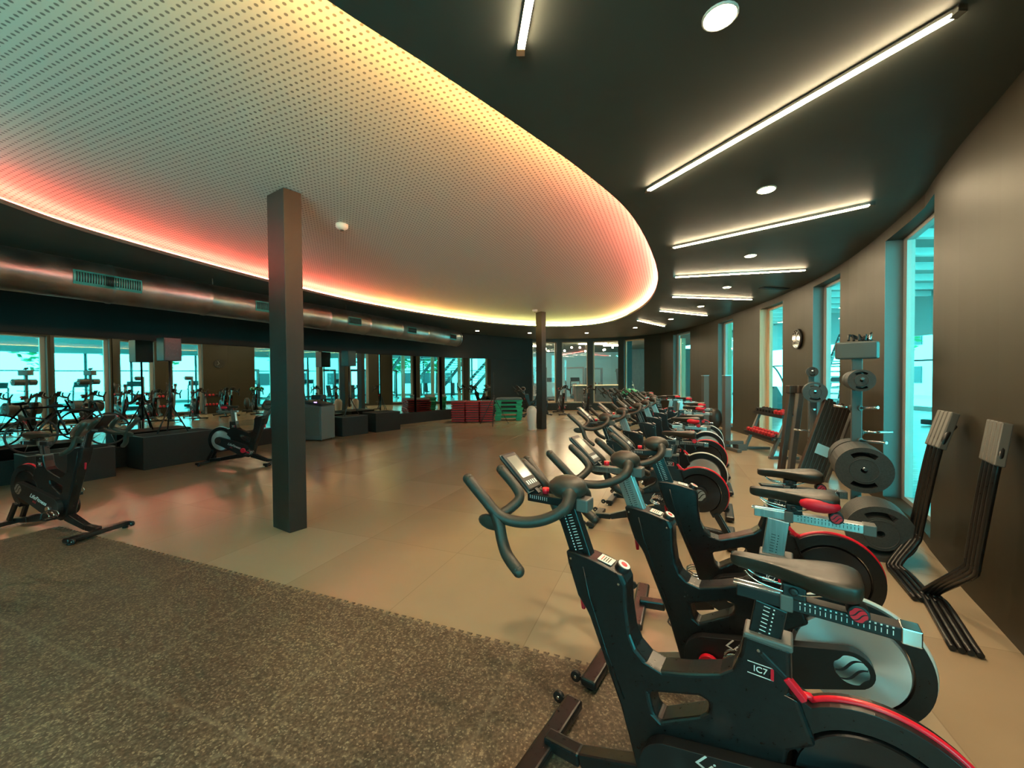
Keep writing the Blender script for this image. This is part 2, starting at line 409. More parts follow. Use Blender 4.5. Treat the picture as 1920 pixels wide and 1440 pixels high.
wn = 0
def window(line, a, b, zs, zt, side, reveal, wide_post=0):
    """frame around the glass at the outer edge of the opening"""
    global wn; wn += 1
    pa = line.pt(a)+line.out(a)*.20; pb = line.pt(b)+line.out(b)*.20
    d = (pb-pa).normalized(); o = Vector((d.y, -d.x, 0)); fr = MB(); f = .05
    fr.beam(pa+Vector((0, 0, zs+f/2)), pb+Vector((0, 0, zs+f/2)), .07, f); fr.beam(pa+Vector((0, 0, zt-f/2)), pb+Vector((0, 0, zt-f/2)), .07, f)
    wp = wide_post or f
    fr.box(pa+d*f/2+Vector((0, 0, (zs+zt)/2)), (.07, f, zt-zs), Matrix.Rotation(math.atan2(d.y, d.x)-PI/2, 3, 'Z'))
    fr.box(pb-d*wp/2+Vector((0, 0, (zs+zt)/2)), (.07, wp, zt-zs), Matrix.Rotation(math.atan2(d.y, d.x)-PI/2, 3, 'Z'))
    root = struct(fr.build('window_%d' % wn, side))
    g = MB(); g.beam(pa+Vector((0, 0, (zs+zt)/2)), pb+Vector((0, 0, (zs+zt)/2)), .008, zt-zs-2*f); g.build('window_pane', M['glass'], root)
    if reveal:                                  # lining of the opening's far side
        rv = MB(); q = line.pt(b); n = line.out(b); tt = line.tan(b)
        rv.beam(q-tt*.006+Vector((0, 0, (zs+zt)/2)), q-tt*.006+n*.17+Vector((0, 0, (zs+zt)/2)), .012, zt-zs)
        rv.build('window_lining', reveal, root)
    return root
for i, (a, b) in enumerate(allR):
    wood = (i == 3)
    window(RW, a, b, .1, 3.2, M['wood'] if wood else M['teal_frame'], M['wood'] if wood else M['dark_frame'], .14)
for a, b in openF: window(FW, a, b, .34, 3.2, M['wood'], None)
for a, b in openB: window(BW, a, b, .1, 3.2, M['teal_frame'], None)

# floor (one slab inside the walls), mat, ceiling
def outline(*lines, off=0):
    P = []
    for l in lines:
        for i in range(len(l.p)-1):
            t = l.s[i]; P.append((l.p[i]+l.out(t)*off).to_2d())
    return P
OUT = outline(RW, FW, LW, BW, off=.12)
mb = MB(); mb.prism([(p.x, p.y) for p in OUT], -.12, 0, axis='z'); struct(mb.build('floor', M['floor']))
UX = Vector((math.cos(GA), math.sin(GA), 0)); UY = Vector((-math.sin(GA), math.cos(GA), 0))
VE = 2.143; UE = .185
def puzzle_edge(p0, p1, nrm, pitch=.062, amp=.022):
    out = []; d = p1-p0; n = int(d.length/pitch); d.normalize()
    for i in range(n):
        b = p0+d*(i*pitch)
        for u, a in ((.0, 0), (.30, 0), (.22, 1), (.78, 1), (.70, 0)): out.append(b+d*u*pitch+nrm*a*amp)
    out.append(p0+d*n*pitch)
    return out
def UV(u, v): return UX*u+UY*v
e1 = puzzle_edge(UV(-6.2, VE), UV(UE, VE), UY); e2 = puzzle_edge(UV(UE, VE), UV(UE, -3.0), UX)
poly = e1[:-1]+e2+[UV(-6.2, -3.0)]
mb = MB(); mb.prism([(p.x, p.y) for p in poly], .0005, .006, axis='z')
tag(mb.build('rubber_mat', M['speckled']), 'dark speckled interlocking rubber mat with a toothed edge on the tan floor', 'floor mat')

OVAL = [at(*q, ZC) for q in ((0, 380), (200, 447), (500, 528), (700, 574), (900, 605), (1030, 614), (1130, 608), (1200, 580), (1235, 530), (1200, 425), (1110, 335), (1000, 255), (830, 140), (610, 0))]
OVAL += [Vector((-1.75, .9, ZC)), Vector((-2.9, .55, ZC)), Vector((-4.0, .95, ZC)), Vector((-4.75, 2.1, ZC))]
def closed_spline(P, k=8):
    n = len(P); out = []
    for i in range(n):
        a, b, c, d = P[i-1], P[i], P[(i+1) % n], P[(i+2) % n]
        for j in range(k):
            t = j/k; out.append(.5*((2*b)+(c-a)*t+(2*a-5*b+4*c-d)*t*t+(3*b-a-3*c+d)*t**3))
    return out
OV = closed_spline(OVAL)
for _ in range(6): OV = [(OV[i-1]+OV[i]*2+OV[(i+1) % len(OV)])/4 for i in range(len(OV))]
CEN = sum(OV, Vector())/len(OV)
def off_loop(L_, o):
    n = len(L_); out = []
    for i in range(n):
        t = (L_[(i+1) % n]-L_[i-1]).normalized(); nn = Vector((t.y, -t.x, 0))
        if nn.dot(L_[i]-CEN) < 0: nn = -nn
        out.append(L_[i]+nn*o)
    return out
OVw = off_loop(OV, .24)
mb = MB(); mb.prism([(p.x, p.y) for p in OUT], ZC, ZC+.045, holes=[[(p.x, p.y) for p in OV]], axis='z'); struct(mb.build('ceiling', M['ceiling']))
mb = MB(); mb.prism([(p.x, p.y) for p in OUT], ZP+.13, ZP+.2, axis='z'); struct(mb.build('roof_slab', M['ceiling']))
# white recess: side and curved perforated panel
mb = MB(); n = len(OV); A = [Vector((p.x, p.y, ZC+.045)) for p in OVw]; B = [Vector((p.x, p.y, ZP)) for p in OVw]
mb.loft([A+[A[0]], B+[B[0]]], caps=False); struct(mb.build('trim_1', M['ext_white']))
prof = [(.24, -.03), (.15, -.015), (.0, 0), (-.3, .02), (-.8, .03)]
rings = []
for o_, dz in prof:
    L_ = off_loop(OV, o_); rings.append([Vector((p.x, p.y, ZP+dz)) for p in L_])
mb = MB()
for a, b in zip(rings[:-1], rings[1:]):
    mb.loft([a+[a[0]], b+[b[0]]], caps=False)
last = [(p.x, p.y) for p in rings[-1]]
tris = geometry.tessellate_polygon([[Vector((p[0], p[1], 0)) for p in last]])
mb._add([(p[0], p[1], ZP+.03) for p in last], [tuple(t) for t in tris])
struct(mb.build('trim_2', M['perf']))

# coloured led ribbon lying on the ledge round the recess
def led_col(p):
    key = [((610, 0), (2.4, 1.30, .34)), ((830, 140), (2.4, 1.30, .34)), ((1000, 255), (2.4, 1.10, .30)), ((1110, 335), (2.1, .66, .30)), ((1200, 425), (2.0, .36, .26)), ((1235, 530), (1.8, .34, .24)),
           ((1200, 580), (.9, .30, .14)), ((1130, 608), (.50, .42, .13)), ((1030, 614), (.42, .46, .13)), ((900, 605), (.55, .38, .10)), ((760, 588), (.7, .25, .07)), ((640, 562), (1, .14, .08)), ((500, 528), (.6, .065, .04)), ((200, 447), (.6, .065, .04)), ((0, 380), (.6, .065, .04))]
    best = [((Vector((-4.9, 2.3, ZC))-p).length, (.16, 1.3, 1.1)), ((Vector((-4.2, 1.1, ZC))-p).length, (.14, 1.5, 1.35)), ((Vector((-2.9, .55, ZC))-p).length, (.25, 1.5, 1.1)), ((Vector((-1.75, .9, ZC))-p).length, (.55, .75, .35))]  # unseen stretch of the ribbon, teal added to tint the near panel
    for q, c in key:
        g = at(*q, ZC); best.append(((g-p).length, c))
    best.sort(key=lambda t: t[0]); (d1, c1), (d2, c2) = best[:2]; w1 = d2/(d1+d2+1e-6)
    return tuple(c1[i]*w1+c2[i]*(1-w1) for i in range(3))
ring = off_loop(OV, .07); NL = 48; mb = MB(); lm = []
for i in range(NL):
    a = int(i*n/NL); b = int((i+1)*n/NL)
    pts = [Vector((ring[j % n].x, ring[j % n].y, ZC+.065)) for j in range(a, b+1)]
    mb.tube(pts, .014, 6, mi=i)
    c = led_col(pts[len(pts)//2]); lm.append(mat('led colour', (0, 0, 0), .5, emit=c, es=42))
tag(mb.build('cove_light', lm), 'coloured light ribbon glowing red to yellow round the oval ceiling recess', 'cove light')

# ------------------------------------------------------------------ ceiling lamps
def strip_light(a, b, label, i):
    a = Vector((a[0], a[1], ZC-.03)); b = Vector((b[0], b[1], ZC-.03))
    r = empty('linear_ceiling_light', (a+b)/2); a = a-r.location; b = b-r.location; d = (b-a).normalized()
    h = MB(); h.beam(a+Vector((0, 0, .018)), b+Vector((0, 0, .018)), .040, .024); h.box(a-d*.010+Vector((0, 0, .012)), (.044, .044, .034)); h.box(b+d*.010+Vector((0, 0, .012)), (.044, .044, .034))
    h.build('housing', M['chrome'], r)
    l = MB(); l.beam(a+Vector((0, 0, .001)), b+Vector((0, 0, .001)), .034, .010); l.build('diffuser', M['led'], r)
    tag(r, label, 'ceiling light', 'warm linear lights fanned out under the dark ceiling')
S = [((.30, .15), (.06, 2.09), 'linear ceiling light at the top edge between oval recess and the first round spot'),
     ((1.27, 3.67), (2.12, 1.91), 'longest looking linear ceiling light, running to the upper right corner'),
     ((2.17, 5.31), (3.63, 4.02), 'second linear ceiling light counted down from the longest one'),
     ((2.84, 6.89), (4.82, 6.50), 'linear ceiling light that ends near the slotted ceiling vent'),
     ((3.49, 8.61), (5.46, 8.99), 'linear ceiling light just beyond the slotted ceiling vent'),
     ((3.91, 10.45), (5.6, 11.35), 'small slanted linear ceiling light, second from the far windows'),
     ((3.89, 12.23), (5.3, 13.74), 'shortest looking linear ceiling light, nearest the far windows')]
for i, (a, b, l) in enumerate(S): strip_light(a, b, l, i)
strip_light((-.3, -1.3), (.0, -3.0), 'linear ceiling light behind the viewpoint', 9)
spots = [((1350, 30), 'largest round ceiling spot, at the top of the view'), ((1437, 355), 'round ceiling spot between the two nearest linear lights'), ((1407, 479), 'round ceiling spot between the second and third linear lights'),
         ((1363, 538), 'round ceiling spot left of the slotted vent'), ((1314, 574), 'round ceiling spot above the fifth linear light'), ((1258, 598), 'round ceiling spot between the last two linear lights'),
         ((1191, 614), 'round ceiling spot above the far right window'), ((1100, 624), 'round ceiling spot in front of the far windows'), ((993, 624), 'round ceiling spot just left of the far column'), ((895, 620), 'round ceiling spot beyond the end of the air duct')]
def downlight(p, label, e=48):
    r = empty('recessed_spotlight', (p[0], p[1], ZC))
    t = MB(); t.tube([(.075*math.cos(a), .075*math.sin(a), -.004) for a in [2*PI*k/20 for k in range(20)]], .007, 6, closed=True); t.build('rim', M['white_trim'], r)
    l = MB(); l.cyl((0, 0, -.002), (0, 0, -.012), .066, n=20); l.build('lens', M['lamp'], r)
    tag(r, label, 'ceiling spotlight', 'round recessed spotlights in the dark ceiling')
    ld = bpy.data.lights.new('spot', 'SPOT'); ld.energy = e; ld.color = (1, .72, .42); ld.spot_size = math.radians(125); ld.spot_blend = .8; ld.shadow_soft_size = .05
    lo = bpy.data.objects.new('spot_lamp', ld); C.objects.link(lo); lo.location = (0, 0, -.03); lo.parent = r
for q, l in spots: downlight(at(*q, ZC), l)
for p in ((.4, -.6), (-1.6, -2.3), (-4.6, -3.0), (-7.6, -1.6), (-7.2, 1.0), (-6.2, 3.2)): downlight(p, 'round ceiling spot behind the viewpoint')
def light_vent(px, py):
    p = at(px, py, ZC-.01)
    r = empty('slotted_vent', p, math.radians(12)); b = MB(); b.box((0, 0, 0), (.62, .13, .012)); b.build('frame', M['black'], r)
    s_ = MB()
    for k in (-1, 0, 1): s_.box((0, k*.035, -.009), (.58, .008, .012))
    s_.build('slat', M['steel_grey'], r)
    tag(r, 'dark slotted air vent in the ceiling above the window row', 'ceiling vent')
light_vent(1452, 541)
def detector(px, py, label, s=1):
    p = at(px, py, ZP-.01); r = empty('smoke_detector', p)
    b = MB(); b.loft([[(rr*math.cos(a), rr*math.sin(a), z) for a in [2*PI*k/20 for k in range(20)]] for rr, z in ((.075, .035), (.075, .0), (.06, -.02), (.03, -.035))]); b.build('body', M['white_trim'], r)
    c = MB(); c.cyl((0, 0, -.034), (0, 0, -.045), .022); c.build('sensor', M['steel_grey'], r)
    tag(r, label, 'smoke detector', 'detectors on the white panel')
detector(641, 426, 'white ceiling detector on the panel right of the near column'); detector(1003, 583, 'white ceiling detector on the panel above the far column')

# ------------------------------------------------------------------ columns
def column(c, a, b, label):
    c = Vector((*c, 0)); a = Vector((*a, 0)); b = Vector((*b, 0)); mb = MB()
    f = [c, c+b, c+a+b, c+a]; mb.loft([[Vector((p.x, p.y, 0)) for p in f], [Vector((p.x, p.y, ZP+.02)) for p in f]], smooth=False)
    tag(mb.build('square_column', M['column'], bevel=.004), label, 'column')
column((-2.307, 4.044), (-.279, .179), (.108, .141), 'dark rectangular column standing nearest, in front of the mirrors')
column((.90, 11.86), (-.16, .20), (.14, .12), 'thin dark column at the far end beside the white bin')

# ------------------------------------------------------------------ mirrors and duct on the left
wc = [(RW.pt(a)+RW.pt(b))/2 for a, b in allR]
facets = [(918, 872, 895), (872, 826, 848), (826, 778, 803), (778, 710, 752), (710, 645, 672), (645, 598, 622), (598, 540, 578), (540, 425, 498), (425, 310, 352), (310, 210, 258), (210, 95, 157), (95, -40, 32)]
mlab = ['narrow mirror panel touching the dark far wall', 'second narrow mirror panel from the dark far wall', 'mirror panel above the green steps in the reflection', 'mirror panel between the black blocks and the red steps', 'mirror panel behind the right black block of the pair',
        'mirror panel behind the left black block of the pair', 'mirror panel just right of the near column', 'mirror panel partly hidden by the near column', 'wide mirror panel left of the near column with a plain wall in it', 'mirror panel behind the left loudspeaker stand', 'mirror panel left of the loudspeaker', 'mirror panel at the left edge of the view']
for k, (pa_, pb_, pc_) in enumerate(facets):
    a, b, c = [LW.hit(q) if q > -20 else LW.hit(0)+.9 for q in (pa_, pb_, pc_)]
    pa, pb = LW.pt(a), LW.pt(b); mid = (pa+pb)/2; n0 = Vector((-(pb-pa).y, (pb-pa).x, 0)).normalized()
    if n0.dot(-mid) < 0: n0 = -n0
    pcn = LW.pt(c); vin = Vector((pcn.x, pcn.y, 0)).normalized(); rf = vin-2*vin.dot(n0)*n0
    best = min(wc, key=lambda q: abs((q-pcn).normalized().cross(rf).z)); want = (best-pcn).normalized(); nn_ = (want-vin).normalized()
    da = math.atan2(nn_.y, nn_.x)-math.atan2(n0.y, n0.x); da = (da+PI) % (2*PI)-PI; da = max(-math.radians(4.5), min(math.radians(4.5), da))
    L_ = (pb-pa).length; d = (pb-pa).normalized(); cd_, sd_ = math.cos(da), math.sin(da); d2 = Vector((d.x*cd_-d.y*sd_, d.x*sd_+d.y*cd_, 0)); push = n0*(L_/2*abs(sd_)+.012)
    m_ = MB(); m_.beam(mid+push-d2*L_*.5+Vector((0, 0, 1.36)), mid+push+d2*L_*.5+Vector((0, 0, 1.36)), .008, 1.97)
    tag(m_.build('wall_mirror', M['mirror']), mlab[k], 'mirror', 'mirror panels along the left wall')
mb = MB(); LW.strip(mb, LW.hit(918), LW.len, 0, .365, .10, off=-.13, step=.6)
struct(mb.build('baseboard_left', M['black_stage']))
D0 = Vector((-8.2, .1, 2.95)); D1 = Vector((-1.97, 13.9, 2.95)); dd = (D1-D0).normalized(); DL = (D1-D0).length; DR = .265
r = empty('air_duct', D0)
mb = MB(); pts = []; rad = []; t = 0
while t < DL-.05:
    pts += [dd*t, dd*(t+.03), dd*(t+.04), dd*(t+.07), dd*(t+.08)]; rad += [DR, DR, DR+.008, DR+.008, DR]; t += 1.2
pts.append(dd*DL); rad.append(DR); mb.tube(pts, rad, 40); mb.build('pipe', M['duct'], r)
c_ = MB(); c_.cyl(dd*(DL-.03), dd*(DL+.02), DR+.012, n=40); c_.build('end_cap', M['duct'], r)
sd = Vector((dd.y, -dd.x, 0))
def duct_at(px):
    d = CF*FPX+CR*(px-960)-CU*(706-720); den = d.x*dd.y-d.y*dd.x
    return (D0.x*d.y-D0.y*d.x)/(d.x*dd.y-d.y*dd.x)
for px in (165, 220, 485, 652, 760, 838):
    t = duct_at(px); g = MB(); rows = []
    for k in range(9):
        ang = math.radians(-22+k*5); c0 = dd*(t-.20)+(sd*math.cos(ang)+Vector((0, 0, math.sin(ang))))*DR*1.03; rows.append([c0, c0+dd*.40])
    for k in range(8): g._add([rows[k][0], rows[k][1], rows[k+1][1], rows[k+1][0]], [(0, 1, 2, 3)])
    for k in range(14):
        b0 = dd*(t-.17+k*.34/13); e = [b0+(sd*math.cos(q)+Vector((0, 0, math.sin(q))))*DR*1.06 for q in (math.radians(-14), 0, math.radians(12))]
        g.tube(e, .006, 5, mi=1)
    g.build('grille', [M['grille'], M['black']], r)
for k in range(5):
    t = 1.6+k*2.9; h = MB(); h.cyl(dd*t+Vector((0, 0, DR)), dd*t+Vector((0, 0, ZC-D0.z)), .006, n=6); h.build('hanger_rod', M['steel_grey'], r)
tag(r, 'long round galvanised air duct with grilles hanging along the left wall', 'air duct')


# ------------------------------------------------------------------ indoor cycles
def arc(cx, cz, r, a0, a1, n): return [(cx+r*math.cos(math.radians(a0+(a1-a0)*i/n)), cz+r*math.sin(math.radians(a0+(a1-a0)*i/n))) for i in range(n+1)]
HX, HZ = -1.03, .442                       # flywheel hub in the cycle's own frame (x forward, z up, origin under the front foot)
def rounded(poly, r, seg=4):
    out = []; n = len(poly)
    for i in range(n):
        p = Vector(poly[i]); a = Vector(poly[i-1]); b = Vector(poly[(i+1) % n])
        u = (a-p); v = (b-p); k = min(r, u.length*.45, v.length*.45); p0 = p+u.normalized()*k; p1 = p+v.normalized()*k
        for j in range(seg+1):
            t = j/seg; q = p0*(1-t)**2+p*2*t*(1-t)+p1*t*t; out.append((q.x, q.y))
    return out
def swirl(parent, c, r, m, side, name='logo', nrm='y'):
    """round emblem of three curved bands"""
    mb = MB(); K = 20
    for k, (c0, wd, ph) in enumerate(((.66, .27, .3), (.0, .24, .0), (-.66, .27, -.2))):
        up = []; dn = []
        for i in range(K+1):
            x = -1+2*i/K; y = c0+.20*math.sin(x*2.8+ph)
            lim = math.sqrt(max(0, 1-x*x)); a = max(-lim, min(lim, y-wd)); b = max(-lim, min(lim, y+wd)); up.append((x, b)); dn.append((x, a))
        for i in range(K):
            q = [dn[i], dn[i+1], up[i+1], up[i]]
            if abs(q[0][1]-q[3][1])+abs(q[1][1]-q[2][1]) < .02: continue
            pts = []
            for x, y in q:
                ca, sa = math.cos(.5), math.sin(.5); X = (x*ca-y*sa)*r*side; Z = (x*sa+y*ca)*r
                pts.append((c[0]-X, c[1], c[2]+Z) if nrm == 'y' else (c[0], c[1]+X, c[2]+Z))
            mb._add(pts, [(0, 1, 2, 3)])
    return mb.build(name, m, parent)
def make_bike(kind):
    """kind 'red': black posts, red trim, dark wheel; 'silver': aluminium posts, white trim, bright wheel"""
    red = kind == 'red'; post = M['frame'] if red else M['alu']; ink = M['tick_w'] if red else M['tick_b']; trim = M['red'] if red else M['white_trim']
    R = empty('indoor_cycle')
    zo = 0 if red else .03
    # frame: front post, knee beam, seat body and the arch over the wheel
    outer = rounded([(-.112, .912), (-.25, .897), (-.352, .872), (-.362, .755), (-.385, .645)], .02)[3:-3]
    outer = [(-.114, .910), (-.17, .909), (-.25, .897), (-.345, .874), (-.357, .85), (-.360, .755), (-.372, .67), (-.392, .625), (-.43, .593), (-.475, .583), (-.56, .612), (-.655, .652), (-.69, .682),
             (-.712, .745), (-.720, .802), (-.84, .797), (-.843, .70), (-.835, .665), (-.86, .66), (-.9, .55), (-.835, .50), (-.82, .40), (-.80, .29), (-.73, .20), (-.60, .15), (-.48, .13), (-.40, .17), (-.375, .26), (-.335, .392), (-.272, .543),
             (-.215, .68), (-.20, .705), (-.165, .748), (-.125, .86)]
    hole = [(-.437, .492), (-.60, .553), (-.625, .545), (-.622, .51), (-.60, .487), (-.475, .408), (-.455, .42)]
    f = MB(); f.prism(outer, -.045, .045, holes=[hole])
    fr = f.build('frame', M['frame'], R, bevel=.016, seg=3)
    crease = MB(); crease.tube([(-.185, .0455, .86), (-.23, .0458, .74), (-.31, .0458, .56), (-.37, .0455, .42)], .0035, 5)
    for sgn in (1, -1):
        c2 = MB(); c2.tube([(-.19, sgn*.0435, .865), (-.215, sgn*.0448, .76), (-.285, sgn*.0448, .57), (-.35, sgn*.0435, .43)], .004, 5); c2.build('crease', M['frame'], fr)
        for q in ((-.14, .885), (-.33, .84), (-.76, .77)):
            sc_ = MB(); sc_.cyl((q[0], sgn*.0445, q[1]), (q[0], sgn*.0475, q[1]), .0045, n=8); sc_.build('screw', M['chrome'], fr)
    # arch guard
    g = MB(); outr = arc(HX, HZ, .25, 55, 242, 34); innr = arc(HX, HZ, .192, 242, 38, 30)
    g.prism([(-.835, .662), (-.87, .655)]+outr+innr+[(-.86, .50), (-.83, .53)], -.032, .032)
    g.build('wheel_guard', M['frame'], R, bevel=.008)
    t = MB()
    t.tube([(x, 0, z) for x, z in spline2([(-.833, .673), (-.85, .656), (-.885, .660)]+arc(HX, HZ, .251, 56, 212, 24))], .0095, 8); t.build('trim_strip', trim, R)
    # flywheel
    w_ = MB(); yy = .036
    w_.loft([[(HX+r*math.cos(2*PI*k/48), y, HZ+r*math.sin(2*PI*k/48)) for k in range(48)] for r, y in ((.180, -yy), (.188, -yy*.6), (.188, yy*.6), (.180, yy))], smooth=False)
    fw = w_.build('flywheel', M['disc_dark'] if red else M['disc'], R)
    h = MB(); h.cyl((HX, -.05, HZ), (HX, .05, HZ), .035); h.build('hub', M['black'], fw)
    # belt covers on both sides
    def capsule(x0, z0, r0, x1, z1, r1, n=14):
        a = math.atan2(z1-z0, x1-x0); p = []
        for i in range(n+1): q = a+PI/2+PI*i/n; p.append((x0+r0*math.cos(q), z0+r0*math.sin(q)))
        for i in range(n+1): q = a-PI/2+PI*i/n; p.append((x1+r1*math.cos(q), z1+r1*math.sin(q)))
        return p
    CX, CZ = -.53, .27
    mtx = lambda x, z, y, sgn, ang: Matrix.Translation((x, y*sgn, z)) @ (Matrix.Rotation(PI if sgn > 0 else 0, 4, 'Z') @ Matrix.Rotation(PI/2, 4, 'X')) @ Matrix.Rotation(ang*(-1 if sgn > 0 else 1), 4, 'Z')
    slope = math.atan2(HZ-CZ, HX-CX)                    # pointing backwards and up
    for sgn in (1, -1):
        c = MB(); a, b = (.046, .090) if sgn > 0 else (-.090, -.046); c.prism(capsule(HX, HZ, .072, CX, CZ, .112), a, b)
        cv = c.build('belt_cover', M['black'], R, bevel=.007)
        swirl(cv, (HX, sgn*.0908, HZ), .055, M['chrome'] if not red else M['alu'], sgn)
        an = math.atan2(CZ-HZ, CX-HX)                   # about -20 deg, reading towards the front
        text_obj('LifeFitness', .062, 'lettering', M['tick_w'], cv, mtx((CX+HX)/2+.06, (CZ+HZ)/2-.005, .0908, sgn, -an if sgn > 0 else an), shear=.35)
        text_obj('ICG', .030, 'lettering', M['red'], cv, mtx((CX+HX)/2-.0, (CZ+HZ)/2-.035, .0908, sgn, -an if sgn > 0 else an), shear=.3)
        text_obj('IC7', .025, 'badge', M['tick_w'], R, mtx(-.765, .712, .0462, sgn, 0))
        bm_ = MB(); bm_.box((-.765-sgn*.030, sgn*.0462, .712), (.008, .0012, .036)); bm_.box((-.765, sgn*.0462, .7295), (.066, .0012, .002), mi=1); bm_.box((-.765, sgn*.0462, .6945), (.066, .0012, .002), mi=1); bm_.build('badge_edge', [M['red'], M['tick_w']], R)
    # crank and pedals
    ax = MB(); ax.cyl((CX, -.115, CZ), (CX, .115, CZ), .018); ax.build('crank_axle', M['chrome'], R)
    for sgn in (1, -1):
        px, pz = (CX-.165*sgn*.93, CZ+.165*sgn*.36)
        a = MB(); a.beam((CX, sgn*.108, CZ), (px, sgn*.118, pz), .018, .036, up=(0, 1, 0), w2=.014, h2=.024) if False else a.beam((CX, sgn*.108, CZ), (px, sgn*.118, pz), .022, .016, up=(0, 1, 0))
        a.cyl((CX, sgn*.098, CZ), (CX, sgn*.122, CZ), .045 if not red else .03)
        a.build('crank_arm', M['red'] if not red else M['chrome'], R, bevel=.003)
        p = MB(); p.box((px, sgn*.185, pz), (.10, .09, .022)); pd = p.build('pedal', M['frame'], R, bevel=.004)
        cg = MB()
        for yy_ in (-.035, 0, .035):
            cg.tube(spline([(px-.0, sgn*.185+yy_, pz+.012), (px+.05, sgn*.185+yy_, pz+.015), (px+.085, sgn*.185+yy_, pz+.04), (px+.06, sgn*.185+yy_, pz+.07), (px+.01, sgn*.185+yy_, pz+.075)], 4), .005, 6)
        cg.build('toe_cage', M['chrome'], pd)
        sp = MB(); sp.tube(spline([(px-.01, sgn*.185-.05, pz), (px-.0, sgn*.185-.045, pz+.06), (px+.0, sgn*.185, pz+.082), (px+.0, sgn*.185+.045, pz+.06), (px-.01, sgn*.185+.05, pz)], 5), .006, 6, flat=.4); sp.build('strap', M['black'], pd)
    # handlebar post and slider
    pu = Vector((.07, 0, .187)).normalized()
    hb = MB(); b0 = Vector((-.205, 0, .80)); b1 = Vector((-.10, 0, 1.072)); hb.beam(b0, b1, .038, .086, up=(1, 0, 0)) if False else hb.beam(b0, b1, .086, .040, up=(0, 1, 0))
    ps = hb.build('handlebar_post', post, R, bevel=.004)
    dv = (b1-b0).normalized(); sdv = Vector((dv.z, 0, -dv.x))
    for sgn in (1, -1):
        tk = MB()
        for k in range(14):
            c = b0+dv*(.125+k*.011); tk.beam(c-sdv*.020+Vector((0, sgn*.0204, 0)), c-sdv*.002+Vector((0, sgn*.0204, 0)), .0022, .0008, up=(0, 1, 0)); tk.box(c+sdv*.012+Vector((0, sgn*.0204, 0)), (.005, .0008, .005))
        tk.build('scale_mark', ink, ps)
    sl = MB(); sl.beam((-.185, 0, 1.088), (.075, 0, 1.082), .046, .032); s_ = sl.build('handlebar_slider', M['black'] if red else M['alu'], R, bevel=.003)
    tk = MB()
    for k in range(9): tk.box((-.02+k*.010, .0236, 1.088), (.0018, .0008, .014)); tk.box((-.02+k*.010, -.0236, 1.088), (.0018, .0008, .014))
    tk.build('scale_mark', ink, s_)
    cl = MB(); cl.box((-.178, 0, 1.092), (.05, .062, .05)); cl.build('slider_clamp', M['steel_grey'], R, bevel=.006)
    # handlebar
    bar = MB()
    for sgn in (1, -1):
        P = lambda x, y, z: (x, y*sgn, z)
        bar.tube(spline([P(-.095, .0, 1.15), P(-.135, .045, 1.135), P(-.14, .09, 1.095), P(-.085, .135, 1.055), P(.0, .17, 1.035), P(.085, .2, 1.05), P(.155, .212, 1.11), P(.235, .218, 1.18)], 6), [.034]*4+[.030]*4+[.0245]*6+[.0215]*29, 12)
        bar.ball(P(.235, .218, 1.18), .0215)
        bar.tube(spline([P(.11, .204, 1.065), P(.085, .208, 1.02), P(.065, .216, .965), P(.03, .23, .92), P(-.03, .245, .885)], 6), .0225, 12); bar.ball(P(-.03, .245, .885), .0225)
        bar.tube(spline([P(.095, .19, 1.05), P(.075, .145, 1.07), P(.06, .105, 1.10), P(.085, .09, 1.135), P(.17, .082, 1.20)], 6), .020, 12); bar.ball(P(.17, .082, 1.20), .020)
    bar.ball((-.105, 0, 1.148), .070, (1.15, 1.0, .68))
    bar.build('handlebar', M['rubber'], R)
    for sgn in (1, -1):
        pdm = MB(); pdm.ball((.13, sgn*.205, 1.02), .05, (1.25, .28, .62)); pdm.build('grip_pad', M['rubber'], R)
    # console
    ca = math.radians(42); cu_ = Vector((math.cos(ca), 0, math.sin(ca))); cn = Vector((-math.sin(ca), 0, math.cos(ca))); c0 = Vector((.055, 0, 1.115))
    mt = Matrix((cu_, Vector((0, 1, 0)), cn)).transposed()
    cs = MB(); cs.box(c0+cu_*.095, (.20, .098, .026), mt); co = cs.build('console', M['black'], R, bevel=.008)
    sc_ = MB(); sc_.box(c0+cu_*.115+cn*.0137, (.115, .068, .001), mt); sc_.build('display', M['screen'], co)
    kb = MB()
    for k in range(5): kb.box(c0+cu_*.030+cn*.0137+Vector((0, -.030+k*.015, 0)), (.020, .008, .001), mt)
    kb.build('key', M['tick_w'], co)
    rm = MB(); rm.box(c0+cu_*.095-cn*.0, (.206, .102, .006), mt); rm.build('console_edge', M['steel_grey'], co)
    br = MB(); br.beam((.04, 0, 1.09), c0+cu_*.04-cn*.012, .04, .02, up=(0, 1, 0)); br.build('console_bracket', M['black'], R)
    kn = MB(); kn.cyl((-.002, .0, 1.105), (-.002, .0, 1.128), .014); kn.build('clamp_knob', M['red'], R)
    # head knob, label and levers
    ka = Vector((-.45, 0, .9)).normalized(); k0 = Vector((-.322, 0, .868))
    kn = MB(); kn.cyl(k0, k0+ka*.030, .026, n=24); k_ = kn.build('resistance_knob', M['black'], R, bevel=.003)
    kt = MB(); kt.cyl(k0+ka*.030, k0+ka*.032, .022, n=24); kt.cyl(k0+ka*.032, k0+ka*.0325, .012, n=16, mi=1); kt.build('knob_disc', [M['label'], M['red']], k_)
    lb = MB(); la = Vector((-.105, 0, -.022)).normalized(); ln = Vector((-la.z, 0, la.x)); ln = ln if ln.z > 0 else -ln
    lm_ = Matrix((la, Vector((0, 1, 0)), ln)).transposed(); lc = Vector((-.268, 0, .896)); lb.box(lc, (.055, .05, .002), lm_)
    for k in range(4): lb.box(lc+la*(-.015+k*.009)+ln*.0012, (.003, .036, .001), lm_, mi=1 if k else 2)
